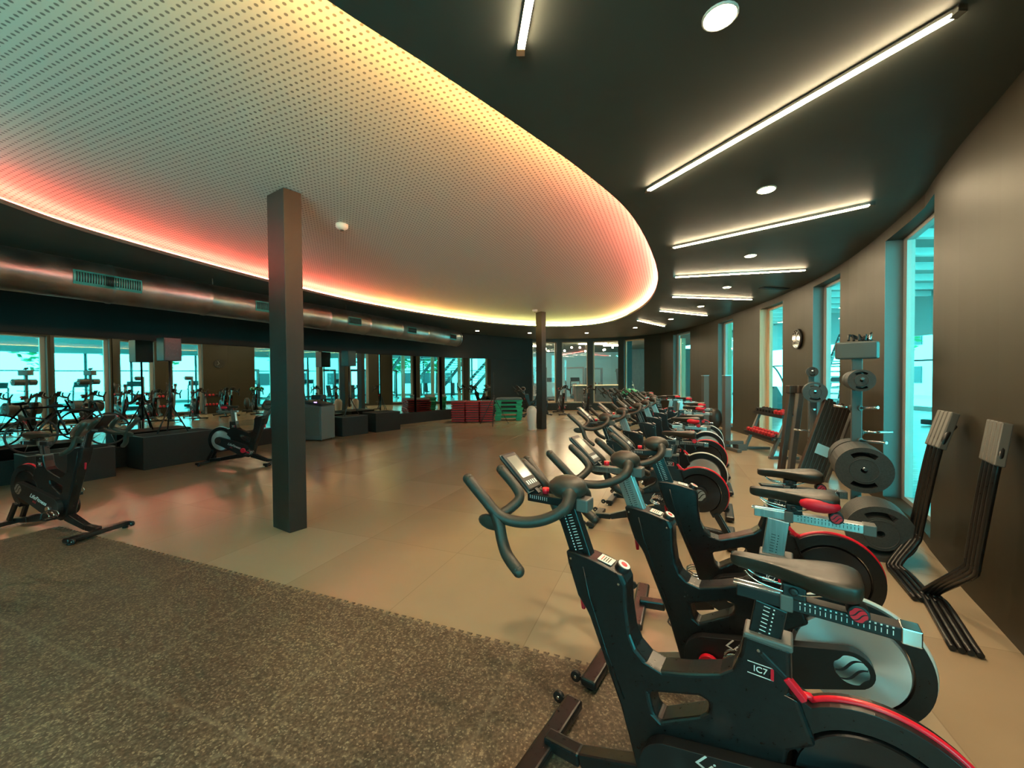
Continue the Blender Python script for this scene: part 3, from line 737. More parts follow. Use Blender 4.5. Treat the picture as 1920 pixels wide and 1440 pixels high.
    lb.build('warning_label', [M['label'], M['tick_b'], M['red']], R)
    lv = MB(); lv.beam((-.165, 0, .745), (-.172, 0, .675), .016, .020, up=(1, 0, 0), w2=.012, h2=.014); lv.build('front_lever', M['red'], R, bevel=.004)
    lv = MB(); lv.beam((-.765, .034, .765), (-.828, .036, .715), .018, .026, up=(0, 1, 0)); l_ = lv.build('brake_lever', M['black'], R, bevel=.004)
    lv = MB(); lv.beam((-.828, .036, .715), (-.872, .038, .668), .019, .027, up=(0, 1, 0)); lv.build('lever_grip', M['red'], l_, bevel=.004)
    # seat post, slider, saddle
    sp = MB(); s0 = Vector((-.757, 0, .70)); s1 = Vector((-.79, 0, .905+zo*2)); sp.beam(s0, s1, .082, .046, up=(0, 1, 0)); sp_ = sp.build('seat_post', post, R, bevel=.004)
    sv = (s1-s0).normalized(); ss = Vector((sv.z, 0, -sv.x))
    for sgn in (1, -1):
        tk = MB()
        for k in range(8):
            c = s0+sv*(.11+k*.0125); tk.beam(c+ss*.000+Vector((0, sgn*.0235, 0)), c+ss*.016+Vector((0, sgn*.0235, 0)), .0022, .0008, up=(0, 1, 0)); tk.box(c-ss*.010+Vector((0, sgn*.0235, 0)), (.004, .0008, .004))
        tk.build('scale_mark', ink, sp_)
    zs_ = .925+zo*2
    co_ = MB(); co_.box((-.782, 0, .800), (.125, .085, .022)); co_.build('post_collar', M['steel_grey'], R, bevel=.006)
    sl = MB(); sl.beam((-.700, 0, zs_), (-1.075, 0, zs_-.004), .044, .036); s_ = sl.build('seat_slider', M['black'] if red else M['alu'], R, bevel=.003)
    ra = MB(); ra.beam((-.690, .012, zs_+.016), (-.83, .012, zs_+.016), .006, .006); ra.beam((-.690, -.012, zs_+.016), (-.83, -.012, zs_+.016), .006, .006); ra.build('slider_rail', M['chrome'], s_)
    cl = MB(); cl.box((-.828, 0, zs_), (.032, .056, .048)); cl.build('slider_clamp', M['steel_grey'], s_, bevel=.004)
    ec = MB(); ec.box((-1.09, 0, zs_-.004), (.04, .05, .042)); ec.build('slider_end', M['chrome'] if red else M['steel_grey'], s_, bevel=.003)
    tk = MB()
    for k in range(18): tk.box((-.86-k*.0115, .0225, zs_-.004), (.0018, .001, .012)); tk.box((-.86-k*.0115, .0225, zs_+.010), (.004, .001, .004))
    tk.build('scale_mark', M['tick_w'] if red else M['tick_b'], s_)
    sa = MB(); zs2 = zs_+.108; rings = []
    for x, wd, tp, dn in ((-.680, .010, -.012, -.030), (-.688, .019, -.002, -.040), (-.72, .023, .004, -.045), (-.78, .026, .002, -.045), (-.83, .042, .003, -.052), (-.875, .066, .008, -.058), (-.92, .080, .015, -.062), (-.96, .083, .018, -.064), (-.985, .074, .014, -.060), (-1.0, .050, .004, -.045)):
        rg = []
        for k in range(18):
            a = 2*PI*k/18; cx_, sx_ = math.cos(a), math.sin(a)
            y = wd*math.copysign(abs(cx_)**.75, cx_); z = (tp if sx_ > 0 else -dn*-1)*abs(sx_)**.8 if sx_ > 0 else dn*abs(sx_)**.9
            z += -.010*math.exp(-(y/.014)**2)*(1 if sx_ > .2 else 0)-.10*(y*y)/.006*.05
            rg.append((x, y, zs2+z+.0))
        rings.append(rg)
    sa.loft(rings); sd_ = sa.build('saddle', M['vinyl'], R, sub=1)
    if not red:
        rt = MB()
        for sgn in (1, -1): rt.ball((-.930, sgn*.060, zs2-.028), .03, (2.3, .92, 1.05))
        rt.build('saddle_tail', M['redseat'], sd_)
    rl = MB()
    for sgn in (1, -1): rl.tube(spline([(-.72, sgn*.012, zs2-.045), (-.76, sgn*.02, zs2-.068), (-.86, sgn*.022, zs2-.075), (-.95, sgn*.03, zs2-.04)], 5), .0035, 6)
    rl.build('saddle_rail', M['chrome'], sd_)
    cl = MB(); cl.box((-.845, 0, zs_+.035), (.06, .05, .045)); cl.cyl((-.845, -.035, zs_+.04), (-.845, .035, zs_+.04), .012); cl.build('saddle_clamp', M['black'], R, bevel=.006)
    kn = MB(); kn.cyl((-.985, .0, zs_+.03), (-.985, .046, zs_+.03), .024, n=20); k_ = kn.build('seat_knob', M['black'], R, bevel=.003)
    swirl(k_, (-.985, .0470, zs_+.03), .019, M['red'], 1)
    # base
    bs = MB(); bs.beam((-.44, 0, .17), (-.16, 0, .075), .07, .085, w2=.06, h2=.055); bs.beam((-.16, 0, .075), (.0, 0, .065), .06, .055); bs.build('front_leg', M['frame'], R, bevel=.01)
    bs = MB(); bs.beam((-.60, 0, .17), (-1.05, 0, .085), .07, .09, w2=.06, h2=.06); bs.beam((-1.05, 0, .085), (-1.30, 0, .06), .06, .06, h2=.05); bs.build('rear_leg', M['frame'], R, bevel=.01)
    for sgn in (1, -1):
        an_ = MB(); an_.beam((-1.17, sgn*.045, .265), (-1.28, sgn*.05, .07), .03, .05, up=(1, 0, 0)); an_.build('rear_strut', M['frame'], R, bevel=.006)
    for nm, x in (('front_foot', 0), ('rear_foot', -1.30)):
        b_ = MB(); b_.beam((x, -.265, .045), (x, .265, .045), .085, .045, up=(0, 0, 1)); ff = b_.build(nm, M['frame'], R, bevel=.014, seg=3)
        for sgn in (1, -1):
            pdm = MB(); pdm.cyl((x, sgn*.225, 0), (x, sgn*.225, .025), .024); pdm.build('level_pad', M['black'], ff)
            if x == 0:
                wh = MB(); wh.cyl((.075, sgn*.232, .045), (.075, sgn*.252, .045), .026, n=20); wh.box((.045, sgn*.242, .045), (.06, .012, .02)); w2 = wh.build('transport_wheel', M['black'], ff)
                hc = MB(); hc.cyl((.075, sgn*.228, .045), (.075, sgn*.256, .045), .007, n=10); hc.build('wheel_cap', M['chrome'], w2)
    return R
def spline2(p, k=2): return [(q.x, q.y) for q in spline([(a[0], a[1], 0) for a in p], k)]

protoR = make_bike('red'); protoS = make_bike('silver'); used = {'red': False, 'silver': False}
def bike(kind, x, y, yaw, label, group):
    src = protoR if kind == 'red' else protoS
    o = src if not used[kind] else copy_tree(src); used[kind] = True
    o.location = (x, y, 0.0065 if (Vector((x, y, 0)).dot(UY) < VE and Vector((x, y, 0)).dot(UX) < UE) else 0); o.rotation_euler = (0, 0, math.radians(yaw))
    return tag(o, label, 'exercise bike', group)
G1 = 'indoor cycles in the curved row along the window wall'
row = [('red', .136, 1.64, 144.6, 'nearest indoor cycle with black posts and red trim, cut off by the bottom edge'),
       ('silver', .519, 2.177, 145.6, 'second indoor cycle of the right row, silver posts and bright flywheel behind the nearest one'),
       ('red', .857, 2.653, 156.0, 'third nearest indoor cycle, black post, red arch seen under the silver seat slider'),
       ('red', .92, 4.33, 153.0, 'indoor cycle with red arch and white lettering just beyond the gap in the row'),
       ('silver', 1.30, 5.05, 153.0, 'indoor cycle with silver wheel and white edged arch just behind the lettered one'),
       ('red', 1.78, 5.93, 155.0, 'indoor cycle with red arch between two silver wheeled ones'),
       ('silver', 2.15, 6.68, 158.0, 'indoor cycle with silver wheel in front of the grey uprights, nearer of two'),
       ('silver', 2.55, 7.45, 161.0, 'indoor cycle with silver wheel in front of the grey uprights, farther of two'),
       ('red', 2.86, 8.3, 166.0, 'black post indoor cycle beyond the last silver wheel arch'),
       ('silver', 3.10, 9.15, 171.0, 'silver post indoor cycle in the far half of the row with a red tailed saddle'),
       ('silver', 3.22, 10.0, 176.0, 'silver post indoor cycle next nearer to the cycle carrying the green towel'),
       ('red', 3.28, 10.9, 181.0, 'indoor cycle with a green towel over its handlebar'),
       ('silver', 3.25, 11.8, 187.0, 'last but one indoor cycle of the row, near the far windows'),
       ('red', 3.10, 12.75, 192.0, 'last indoor cycle of the long row, closest to the far windows')]
for k in row: bike(*k, G1)
G2 = 'indoor cycles standing head on before the far windows'
bike('silver', 2.15, 16.1, -85, 'indoor cycle seen head on before the second far window from the left', G2)
bike('red', 3.15, 16.0, -88, 'indoor cycle seen head on, right one of the pair before the far windows', G2)
bike('red', .35, 15.6, -150, 'dark indoor cycle in the far corner left of the thin column', G2)
G3 = 'indoor cycles on the left side facing the row'
bike('red', -4.25, 4.02, -14, 'dark indoor cycle cut off by the left edge, its flywheel cover reading LifeFitness', G3)
bike('silver', -4.45, 7.35, -4, 'indoor cycle with silver wheel and red crank, half behind the near column', G3)
bike('red', -4.6, 2.95, -16, 'indoor cycle mostly beyond the left edge, only a foot and bars showing', G3)

# ------------------------------------------------------------------ things inside the room
def on_wall(px, z, off=.0):
    t = RW.hit(px); p = RW.pt(t); n = -RW.out(t); return Vector((p.x, p.y, z))+n*off, math.atan2(n.y, n.x), RW.tan(t)
# clock
p, a, tt = on_wall(1497, 0, .002); zc = CAM_H-(636-702)*p.y/FPX
r = empty('wall_clock', (p.x, p.y, zc), a)
b = MB(); b.cyl((0, 0, 0), (.045, 0, 0), .20, n=40); b.build('case', M['black'], r)
b = MB(); b.cyl((.045, 0, 0), (.047, 0, 0), .175, n=40); b.build('glass_face', mat('dark clock face', (.05, .045, .04), .08), r)
for nm, an, ln in (('hour_hand', 2.2, .09), ('minute_hand', .4, .14)):
    h = MB(); h.beam((.050, 0, 0), (.050, ln*math.sin(an), ln*math.cos(an)), .006, .012, up=(1, 0, 0)); h.build(nm, M['tick_w'], r)
for k in range(12):
    h = MB(); q = 2*PI*k/12; h.beam((.048, .140*math.sin(q), .140*math.cos(q)), (.048, .162*math.sin(q), .162*math.cos(q)), .002, .008, up=(1, 0, 0)); h.build('hour_mark', M['tick_w'], r)
tag(r, 'round black wall clock between the wooden window post and the second window', 'clock')

# weight plate and rack
def plate_mesh(R_, th, name):
    mb = MB(); K = 36
    holes = []
    for s0 in (0, PI):                                    # two grip slots
        a0, a1 = s0+PI/2-.62, s0+PI/2+.62
        holes.append([(R_*.80*math.cos(a0+(a1-a0)*i/8), R_*.80*math.sin(a0+(a1-a0)*i/8)) for i in range(9)]+[(R_*.60*math.cos(a1-(a1-a0)*i/8), R_*.60*math.sin(a1-(a1-a0)*i/8)) for i in range(9)])
    holes.append([(R_*.12*math.cos(2*PI*i/12), R_*.12*math.sin(2*PI*i/12)) for i in range(12)])
    mb.prism([(R_*math.cos(2*PI*i/K), R_*math.sin(2*PI*i/K)) for i in range(K)], -th/2, th/2, holes=holes)
    return mb
def plate_stack(name_c, base, dirv, n, R_, th, label_list, group, gap=.004):
    """n plates threaded on a peg"""
    d = Vector(dirv).normalized(); rot = Vector((0, 1, 0)).rotation_difference(d); first = None
    for k in range(n):
        if first is None:
            o = plate_mesh(R_, th, 'p').build('weight_plate', M['iron'], bevel=.003)
            first = o
            c = MB(); c.tube([(R_*.5*math.cos(2*PI*i/24), -th/2-.001, R_*.5*math.sin(2*PI*i/24)) for i in range(24)], .004, 5, closed=True); c.build('face_ring', M['iron'], o)
            c = MB(); c.tube([(R_*.5*math.cos(2*PI*i/24), th/2+.001, R_*.5*math.sin(2*PI*i/24)) for i in range(24)], .004, 5, closed=True); c.build('face_ring', M['iron'], o)
        else: o = copy_tree(first)
        o.rotation_mode = 'QUATERNION'; o.rotation_quaternion = rot; o.location = Vector(base)+d*(k*(th+gap)+th/2)
        tag(o, label_list, 'weight plate', group)
    return n*(th+gap)
def grp_label(n): return n
TW = Vector((-.56, -.83, 0)).normalized()            # along the wall towards the viewpoint
LWv = Vector((-.83, .56, 0))                         # from the wall into the room
def rack(loc, label, H, pegs, box=True, post=M['steel_teal'], slim=.075):
    r = empty('plate_rack', loc)
    b = MB(); b.box((0, 0, H/2), (slim, slim*1.2, H), Matrix.Rotation(math.atan2(TW.y, TW.x), 3, 'Z')); b.build('post', post, r, bevel=.006)
    for v, l in ((TW, .32), (-TW, .32)):
        f = MB(); f.beam(v*.04+Vector((0, 0, .035)), v*l+Vector((0, 0, .035)), .07, .06); f.build('foot', post, r, bevel=.006)
    f = MB(); f.beam(LWv*.04+Vector((0, 0, .04)), LWv*.26+Vector((0, 0, .04)), .06, .05); f.build('foot', post, r, bevel=.006)
    if box:
        t = MB(); t.box((0, 0, H+.02), (.36, .18, .19), Matrix.Rotation(math.atan2(LWv.y, LWv.x)-.25, 3, 'Z')); t.build('tray', post, r, bevel=.018, seg=3)
    for z, v, l in pegs:
        g = MB(); g.cyl(v*.04+Vector((0, 0, z)), v*l+Vector((0, 0, z+.02)), .014, n=12); g.build('peg', M['chrome'], r)
        g = MB(); g.cyl(v*.04+Vector((0, 0, z)), v*.06+Vector((0, 0, z)), .03, n=14); g.build('peg_collar', post, r)
    return tag(r, label, 'weight rack')
RA = at(1604, 968)
ra = rack(RA, 'tall blue grey weight plate rack beside the nearest tall window', 1.84, [(1.53, TW, .40), (1.53, -TW, .30), (.62, TW, .56), (.62, -TW, .30), (1.22, TW*.6-LWv*.6, .26), (1.22, LWv, .2), (.22, TW*.8-LWv*.5, .40), (.86, TW*.7-LWv*.6, .35), (.95, -LWv, .30)])
plate_stack('w', RA+TW*.06+Vector((0, 0, 1.53)), TW, 7, .115, .034, 'small grey weight plate on the top peg of the nearer rack', 'plates on the top peg of the nearer rack')
plate_stack('w', RA-TW*.06+Vector((0, 0, 1.53)), -TW, 5, .105, .034, 'small grey weight plate on the rear top peg of the nearer rack', 'plates on the rear top peg of the nearer rack')
plate_stack('w', RA+TW*.06+Vector((0, 0, .62)), TW, 12, .232, .034, 'large grey weight plate with curved grip slots on the middle peg of the nearer rack', 'plates on the middle peg of the nearer rack')
plate_stack('w', RA-TW*.06+Vector((0, 0, .62)), -TW, 7, .222, .030, 'large grey weight plate behind the post on the middle peg of the nearer rack', 'plates on the rear middle peg of the nearer rack')
plate_stack('w', Vector((3.32, 3.62, .236)), TW, 10, .235, .032, 'large dark weight plate standing on the floor in front of the nearer rack', 'plates standing on the floor by the nearer rack')
cx = RA+Vector((0, 0, 1.956)); r = empty('exercise_cable', cx)
for k in range(4):
    q = MB(); a = k*1.4+.3; q.tube(spline([(-.12+.06*k, -.03, .012), (-.08+.05*k, .03*math.sin(a), .075), (0+.04*k, .04, .05), (.06+.03*k, -.02, .014)], 5), .012, 8); q.build('strap', M['black'], r)
for k in range(2):
    q = MB(); q.cyl((.05+.06*k, -.03, .02), (.13+.06*k, .03, .07+.03*k), .013, n=10); q.build('grip', M['chrome'] if k else M['black'], r)
tag(r, 'tangle of black handles and straps lying on the nearer rack tray', 'exercise cable')
RB = at(1524, 893)
rb = rack(RB, 'shorter grey weight plate rack behind the third cycle saddles', 1.42, [(1.33, TW, .40), (1.33, -TW, .3), (1.05, TW, .30), (.7, LWv, .25)], False, M['steel_grey'])
plate_stack('w', RB+TW*.06+Vector((0, 0, 1.33)), TW, 8, .150, .034, 'grey weight plate with grip slots on the top peg of the shorter rack', 'plates on the top peg of the shorter rack')
RC = at(1520, 872); 
rc = rack(RC, 'weight rack post behind the shorter rack with one small plate stack', 1.72, [(1.64, TW, .32), (.8, TW, .2)], False, M['steel_grey'])
plate_stack('w', RC+TW*.06+Vector((0, 0, 1.64)), TW, 5, .085, .034, 'small grey weight plate high on the rearmost rack post', 'plates on the rearmost rack post')
for k, (pxb, pxt, lab) in enumerate(((1463, 1489, 'dark leaning upright left of the slatted board'), (1482, 1506, 'dark leaning upright touching the slatted board'))):
    b0 = at(pxb, 893-k*6); dpt = b0.y; ztop = CAM_H-(735-702)*dpt/FPX; t0 = Vector(((pxt-960)/FPX*dpt, dpt+.06, ztop))
    r = empty('leaning_upright', b0); q = MB(); q.beam((0, 0, 0.0), t0-b0, .085, .07, up=(0, 1, 0)); q.build('bar', M['steel_grey'] if k else M['brown'], r, bevel=.006)
    q = MB(); q.box(t0-b0+Vector((0, 0, .04)), (.12, .10, .12)); q.build('cap', M['brown'], r, bevel=.01)
    tag(r, lab, 'gym upright')
# bundle of slats leaning to the right
b0 = at(1515, 905); dpt = b0.y; zt = CAM_H-(760-702)*dpt/FPX; t0 = Vector(((1575-960)/FPX*dpt, dpt+.05, zt)); d_ = (t0-b0)
r = empty('slatted_board', b0); wv_ = Vector((1, .1, 0)).normalized(); dn = d_.normalized(); wv_ = (wv_-dn*wv_.dot(dn)).normalized(); nn = wv_.cross(dn)
for k in range(7):
    q = MB(); q.beam(wv_*(-.19+k*.063)+dn*(.02*(k % 3)), wv_*(-.19+k*.063)+d_+dn*(.02*((k*2) % 3)), .056, .05, up=nn); q.build('slat', M['brown'], r, bevel=.005)
q = MB(); q.beam(wv_*.255, wv_*.255+d_*.97, .025, .08, up=nn); q.build('edge_rail', M['alu'], r)
for sg in (-1, 1):
    q = MB(); q.beam(wv_*-.1+dn*(d_.length*.42)+nn*.03*sg, wv_*.12+dn*(d_.length*.42)+nn*.03*sg, .15, .004, up=nn); q.build('paper_label', mat('pale blue label', (.45, .58, .60), .6), r)
q = MB(); q.tube(spline([wv_*-.22+dn*.62-nn*.04, wv_*-.1+dn*.60-nn*.05, wv_*.1+dn*.55-nn*.05, wv_*.24+dn*.54-nn*.04], 5), .010, 8); q.build('rope', M['brown'], r)
tag(r, 'brown bundle of slats leaning to the right with a pale blue label', 'slatted board')

# dumbbell stand
DA = at(1408, 846); DB = at(1478, 862); dv = Vector((.16, -.98, 0)); p0 = Vector((5.25, 8.5, 0)); 
r = empty('dumbbell_stand', p0, math.atan2(-.99, -.13)); Ld = 1.15
for x in (.05, Ld-.05):
    q = MB(); q.beam((x, -.26, .03), (x, .26, .03), .06, .05); q.build('foot', M['steel_grey'], r, bevel=.005)
    q = MB(); q.beam((x, -.22, .05), (x, .10, .88), .05, .07, up=(1, 0, 0)); q.build('side_post', M['steel_grey'], r, bevel=.005)
for z, y in ((.40, -.12), (.82, .06)):
    q = MB(); q.beam((0, y-.10, z-.02), (Ld, y-.10, z-.02), .03, .06); q.beam((0, y+.10, z+.02), (Ld, y+.10, z+.02), .03, .06); q.beam((0, y, z-.02), (Ld, y, z-.0), .20, .012); q.build('tier', M['black'], r)
tag(r, 'two tier dumbbell stand before the wooden window post', 'dumbbell stand')
def dumbbell(m, R_, name_first=[None]):
    q = MB(); q.cyl((0, -.035, 0), (0, .035, 0), .014, n=10)
    o = q.build('dumbbell', M['chrome'])
    for sg in (-1, 1):
        h = MB(); h.tube([(0, sg*.035, 0), (0, sg*.04, 0), (0, sg*.085, 0), (0, sg*.09, 0)], [R_*.8, R_, R_, R_*.8], 6, smooth=False); h.build('head', m, o)
    return o
ca_, sa_ = math.cos(r.rotation_euler[2]), math.sin(r.rotation_euler[2])
prot = {}
for tier, z, y in ((0, .45, -.12), (1, .87, .06)):
    for k in range(9):
        m = 'r' if (tier == 0 or k > 5) else 'k'
        if m not in prot: o = prot[m] = dumbbell(M['mat_red'] if m == 'r' else M['black'], .045)
        else: o = copy_tree(prot[m])
        x = .09+k*.122; o.location = (p0.x+x*ca_-y*sa_, p0.y+x*sa_+y*ca_, z); o.rotation_euler = (.1, 0, r.rotation_euler[2])
        lab = ('small red dumbbell on the lower tier of the stand', 'red dumbbells on the lower tier') if tier == 0 else (('small red dumbbell at the right end of the upper tier', 'red dumbbells on the upper tier') if m == 'r' else ('small black dumbbell on the upper tier of the stand', 'black dumbbells on the upper tier'))
        tag(o, lab[0], 'dumbbell', lab[1])

# grey uprights with feet
for pxb, pyb, pyt, lab in ((1362, 842, 705, 'nearer tall grey upright with a double foot behind the cycles'), (1322, 826, 705, 'farther tall grey upright behind the cycles')):
    b0 = at(pxb, pyb); H = CAM_H-(pyt-704)*b0.y/FPX
    r = empty('rack_upright', b0, .1); q = MB(); q.box((0, 0, H/2+.03), (.13, .11, H-.06)); q.build('post', M['steel_grey'], r, bevel=.006)
    q = MB(); q.beam((0, -.42, .03), (0, .42, .03), .10, .06); q.build('foot', M['steel_grey'], r, bevel=.006)
    q = MB(); q.beam((-.05, -.12, .16), (.28, -.12, .16), .09, .07); q.box((.22, -.12, .065), (.2, .18, .13)); q.build('bracket', M['steel_grey'], r, bevel=.006)
    q = MB(); q.box((0, 0, H), (.14, .12, .02)); q.build('cap', M['alu'], r); tag(r, lab, 'rack upright')
b0 = at(1341, 812); r = empty('upright_pad', b0)
q = MB(); q.ball((0, 0, .40), .22, (.85, .6, 1.35)); q.build('pad', M['vinyl'], r); q = MB(); q.box((0, 0, .05), (.34, .4, .10)); q.build('base', M['black'], r, bevel=.02)
q = MB(); q.cyl((0, 0, .08), (0, 0, .2), .04); q.build('stem', M['black'], r); tag(r, 'black rounded pad standing between the two grey uprights', 'exercise pad')

# stacked bent tube frames with padded tops
def tube_stand(foot_a, foot_b, pad0, pad1, bend, label, n=4):
    r = empty('padded_tube_stand', foot_a); B = foot_a
    w_ = (foot_b-foot_a).normalized(); ins = Vector((-w_.y, w_.x, 0))
    if ins.dot(Vector((-1, .6, 0))) < 0: ins = -ins
    for k in range(n):
        o = ins*(-.036*k); o2 = w_*(.058*k-.08)
        pts = [foot_b+o+Vector((0, 0, .02)), foot_a+w_*.06+o+Vector((0, 0, .02)), foot_a+o*.6+Vector((0, 0, .035)), bend+o2*.9-Vector((0, 0, .02)), bend+o2+Vector((0, 0, .03)), pad0+o2, pad1+o2-Vector((0, 0, .1))]
        P = []
        for i, q in enumerate(pts):
            P.append(q-B)
        Q = [P[0], P[0].lerp(P[1], .9), P[1].lerp(P[2], .5), P[2].lerp(P[3], .12), P[2].lerp(P[3], .88), P[3].lerp(P[4], .6), P[4].lerp(P[5], .1), P[5], P[6]]
        t = MB(); t.tube(spline(Q, 5), .0165, 10); t.build('tube', M['frame'], r)
        c = pad0.lerp(pad1, .5)+o2-B; up = (pad1-pad0).normalized(); pw = MB(); mt = Matrix((w_, up.cross(w_).normalized()*-1, up)).transposed()
        pw.box(c, (.055, .050, (pad1-pad0).length), mt); pw.build('end_sleeve', M['sleeve'], r, bevel=.008)
    tag(r, label, 'tube stand', 'bent tube stands leaning on the right wall')
def wallp(px, z, off):
    p, a, t = on_wall(px, z, off); return Vector((p.x, p.y, z))
def vert(px, py, off):           # point at distance off from the wall on the sight line
    t = RW.hit(px); p = RW.pt(t)
    lo, hi = .3, 1.0
    d = CF*FPX+CR*(px-960)-CU*(py-720)
    k = (p.length-off/abs(math.sin(.35)))/Vector((d.x, d.y)).length
    return Vector((d.x*k, d.y*k, CAM_H+d.z*k))
fa = at(1668, 1062); fb = at(1722, 1122)
def lift(px, py, xy): # height such that the point above xy is seen on row py
    d = CF*FPX+CR*(px-960)-CU*(py-720); k = Vector((xy[0], xy[1])).length/Vector((d.x, d.y)).length; return CAM_H+d.z*k
def station(px, py, off):
    t = RW.hit(px)
    for _ in range(30):
        p = RW.pt(t)-RW.out(t)*off
        d = CF*FPX+CR*(px-960)-CU*(py-720); want = math.atan2(d.x, d.y); have = math.atan2(p.x, p.y); t += (have-want)*p.length*2.2*.5
    p = RW.pt(t)-RW.out(t)*off
    return Vector((p.x, p.y, lift(px, py, p)))
tube_stand(at(1664, 1066), at(1716, 1128), station(1752, 838, .16), station(1778, 772, .07), station(1716, 1002, .20), 'bent black tube stand with grey sleeves leaning beside the nearest window')
tube_stand(at(1728, 1118), at(1786, 1222), station(1858, 868, .12), station(1874, 790, .06), station(1822, 1062, .15), 'bent black tube stand with pale sleeves nearest the right edge')

# white bin
b0 = at(997, 806); r = empty('waste_bin', b0); q = MB()
q.loft([[(rr*math.cos(2*PI*k/28), rr*math.sin(2*PI*k/28), z) for k in range(28)] for rr, z in ((.115, 0), (.12, .01), (.15, .55), (.148, .62), (.10, .68))]); q.build('body', M['bin'], r)
q = MB(); q.loft([[(rr*math.cos(2*PI*k/28), rr*math.sin(2*PI*k/28), z) for k in range(28)] for rr, z in ((.102, .675), (.09, .70), (.04, .715))]); q.build('lid', M['bin'], r)
tag(r, 'pinkish white waste bin beside the far thin column', 'waste bin')

# step stacks
def step(m, L_, W_, H_, n):
    q = MB(); q.box((0, 0, H_*.5), (L_, W_, H_-.006)); return q
G_ = 'green steps stacked by the far wall'
bg_ = Vector((-.12, 14.55, 0)); ang = -.03; proto = None; labs = ['lowest green step of the stack', 'green step second from the floor', 'green step in the middle of the stack', 'green step fourth from the floor', 'topmost green step of the stack']
for k in range(5):
    if proto is None:
        r = empty('aerobic_step', bg_); 
        q = MB(); q.box((0, 0, .115), (1.02, .42, .05)); q.build('deck', M['green'], r, bevel=.015, seg=3)
        q = MB(); q.box((0, 0, .144), (.96, .36, .008)); q.build('tread', M['green'], r)
        for x in (-.38, .38):
            q = MB(); q.box((x, 0, .045), (.2, .38, .09)); q.build('riser', M['green'], r, bevel=.012)
        proto = r; o = r
    else: o = copy_tree(proto)
    o.location = bg_+Vector((.02*((k*7) % 3-1), .01*k, .149*k)); o.rotation_euler = (0, 0, ang+.015*((k*5) % 3-1)); tag(o, labs[k], 'aerobic step', G_)
q = MB()
for k in range(3): q.box((0, 0, .75+k*.022), (.98-.05*k, .40, .02))
o = MB(); o.prism(rounded([(-.5, 0), (.5, 0), (.46, .055), (.30, .075), (-.30, .075), (-.46, .055)], .02), -.2, .2); o = o.build('exercise_mat', M['steel_grey'], bevel=.005); o.location = bg_+Vector((0, 0, .752)); tag(o, 'grey folded mat lying on top of the green steps', 'exercise mat'); q.b.free()
proto = None
for cidx, (cx_, cn_, tiers) in enumerate(((-1.90, 'left', 9), (-1.40, 'middle', 9), (-.90, 'right', 9))):
    for k in range(tiers):
        if proto is None:
            r = empty('aerobic_step', (0, 0, 0)); q = MB(); q.box((0, 0, .05), (.47, .62, .05)); q.build('deck', M['mat_red'], r, bevel=.012, seg=2)
            for y in (-.2, .2):
                q = MB(); q.box((0, y, .0125), (.42, .12, .025)); q.build('riser', M['brown'], r)
            q = MB(); q.box((0, 0, .079), (.43, .58, .008)); q.build('tread', M['brown'], r); proto = o = r
        else: o = copy_tree(proto)
        o.location = (cx_, 14.15+.012*((k*5+cidx) % 4), .083*k); o.rotation_euler = (0, 0, -.05+.02*((k*3+cidx) % 3))
        tag(o, 'red step of the %s column in the red stack by the mirrors' % cn_, 'aerobic step', 'red steps in the %s column of the stack' % cn_)

# tripod stand
b0 = at(926, 797); r = empty('tripod_stand', b0); H = CAM_H-(700-706)*b0.y/FPX
q = MB(); q.cyl((0, 0, .3), (0, 0, 1.75), .013); q.build('pole', M['black'], r)
for k in range(3):
    a = k*2*PI/3+.5; q = MB(); q.cyl((0, 0, .95), (.55*math.cos(a), .55*math.sin(a), .012), .012, n=8); q.build('leg', M['black'], r)
q = MB(); q.cyl((0, 0, .90), (0, 0, .99), .028); q.build('collar', M['black'], r)
tag(r, 'black tripod stand in front of the red and green steps', 'tripod stand')

# black stage blocks and loudspeakers
def block(name, c, sx, sy, h, rz, label, cat, grp, mm=None, parts=True):
    r = empty(name, (c[0], c[1], 0), rz); q = MB(); q.box((0, 0, h/2), (sx, sy, h)); q.build('body', mm or M['black_stage'], r, bevel=.008)
    q = MB()
    for s1 in (-1, 1):
        q.beam((s1*sx/2*.985, -sy/2*.985, h+.001), (s1*sx/2*.985, sy/2*.985, h+.001), .02, .006)
        q.beam((-sx/2*.985, s1*sy/2*.985, h+.001), (sx/2*.985, s1*sy/2*.985, h+.001), .02, .006)
    q.build('edge_trim', M['steel_grey'], r)
    return tag(r, label, cat, grp)
block('stage_block', (-6.50, 7.55), .62, 1.15, .58, math.radians(-26), 'black stage block right of the bicycle wheel reflection, before the mirrors', 'stage block', 'black blocks before the mirrors')
block('stage_block', (-7.02, 6.20), .55, .95, .50, math.radians(-26), 'black stage block at the left below the handlebars of the left cycle', 'stage block', 'black blocks before the mirrors')
block('stage_block', (-3.98, 12.0), .70, .85, .56, math.radians(-38), 'black block right of the pair beyond the near column', 'stage block', 'black blocks before the mirrors')
block('stage_block', (-4.60, 11.15), .55, .80, .52, math.radians(-35), 'black block left of the pair beyond the near column', 'stage block', 'black blocks before the mirrors')
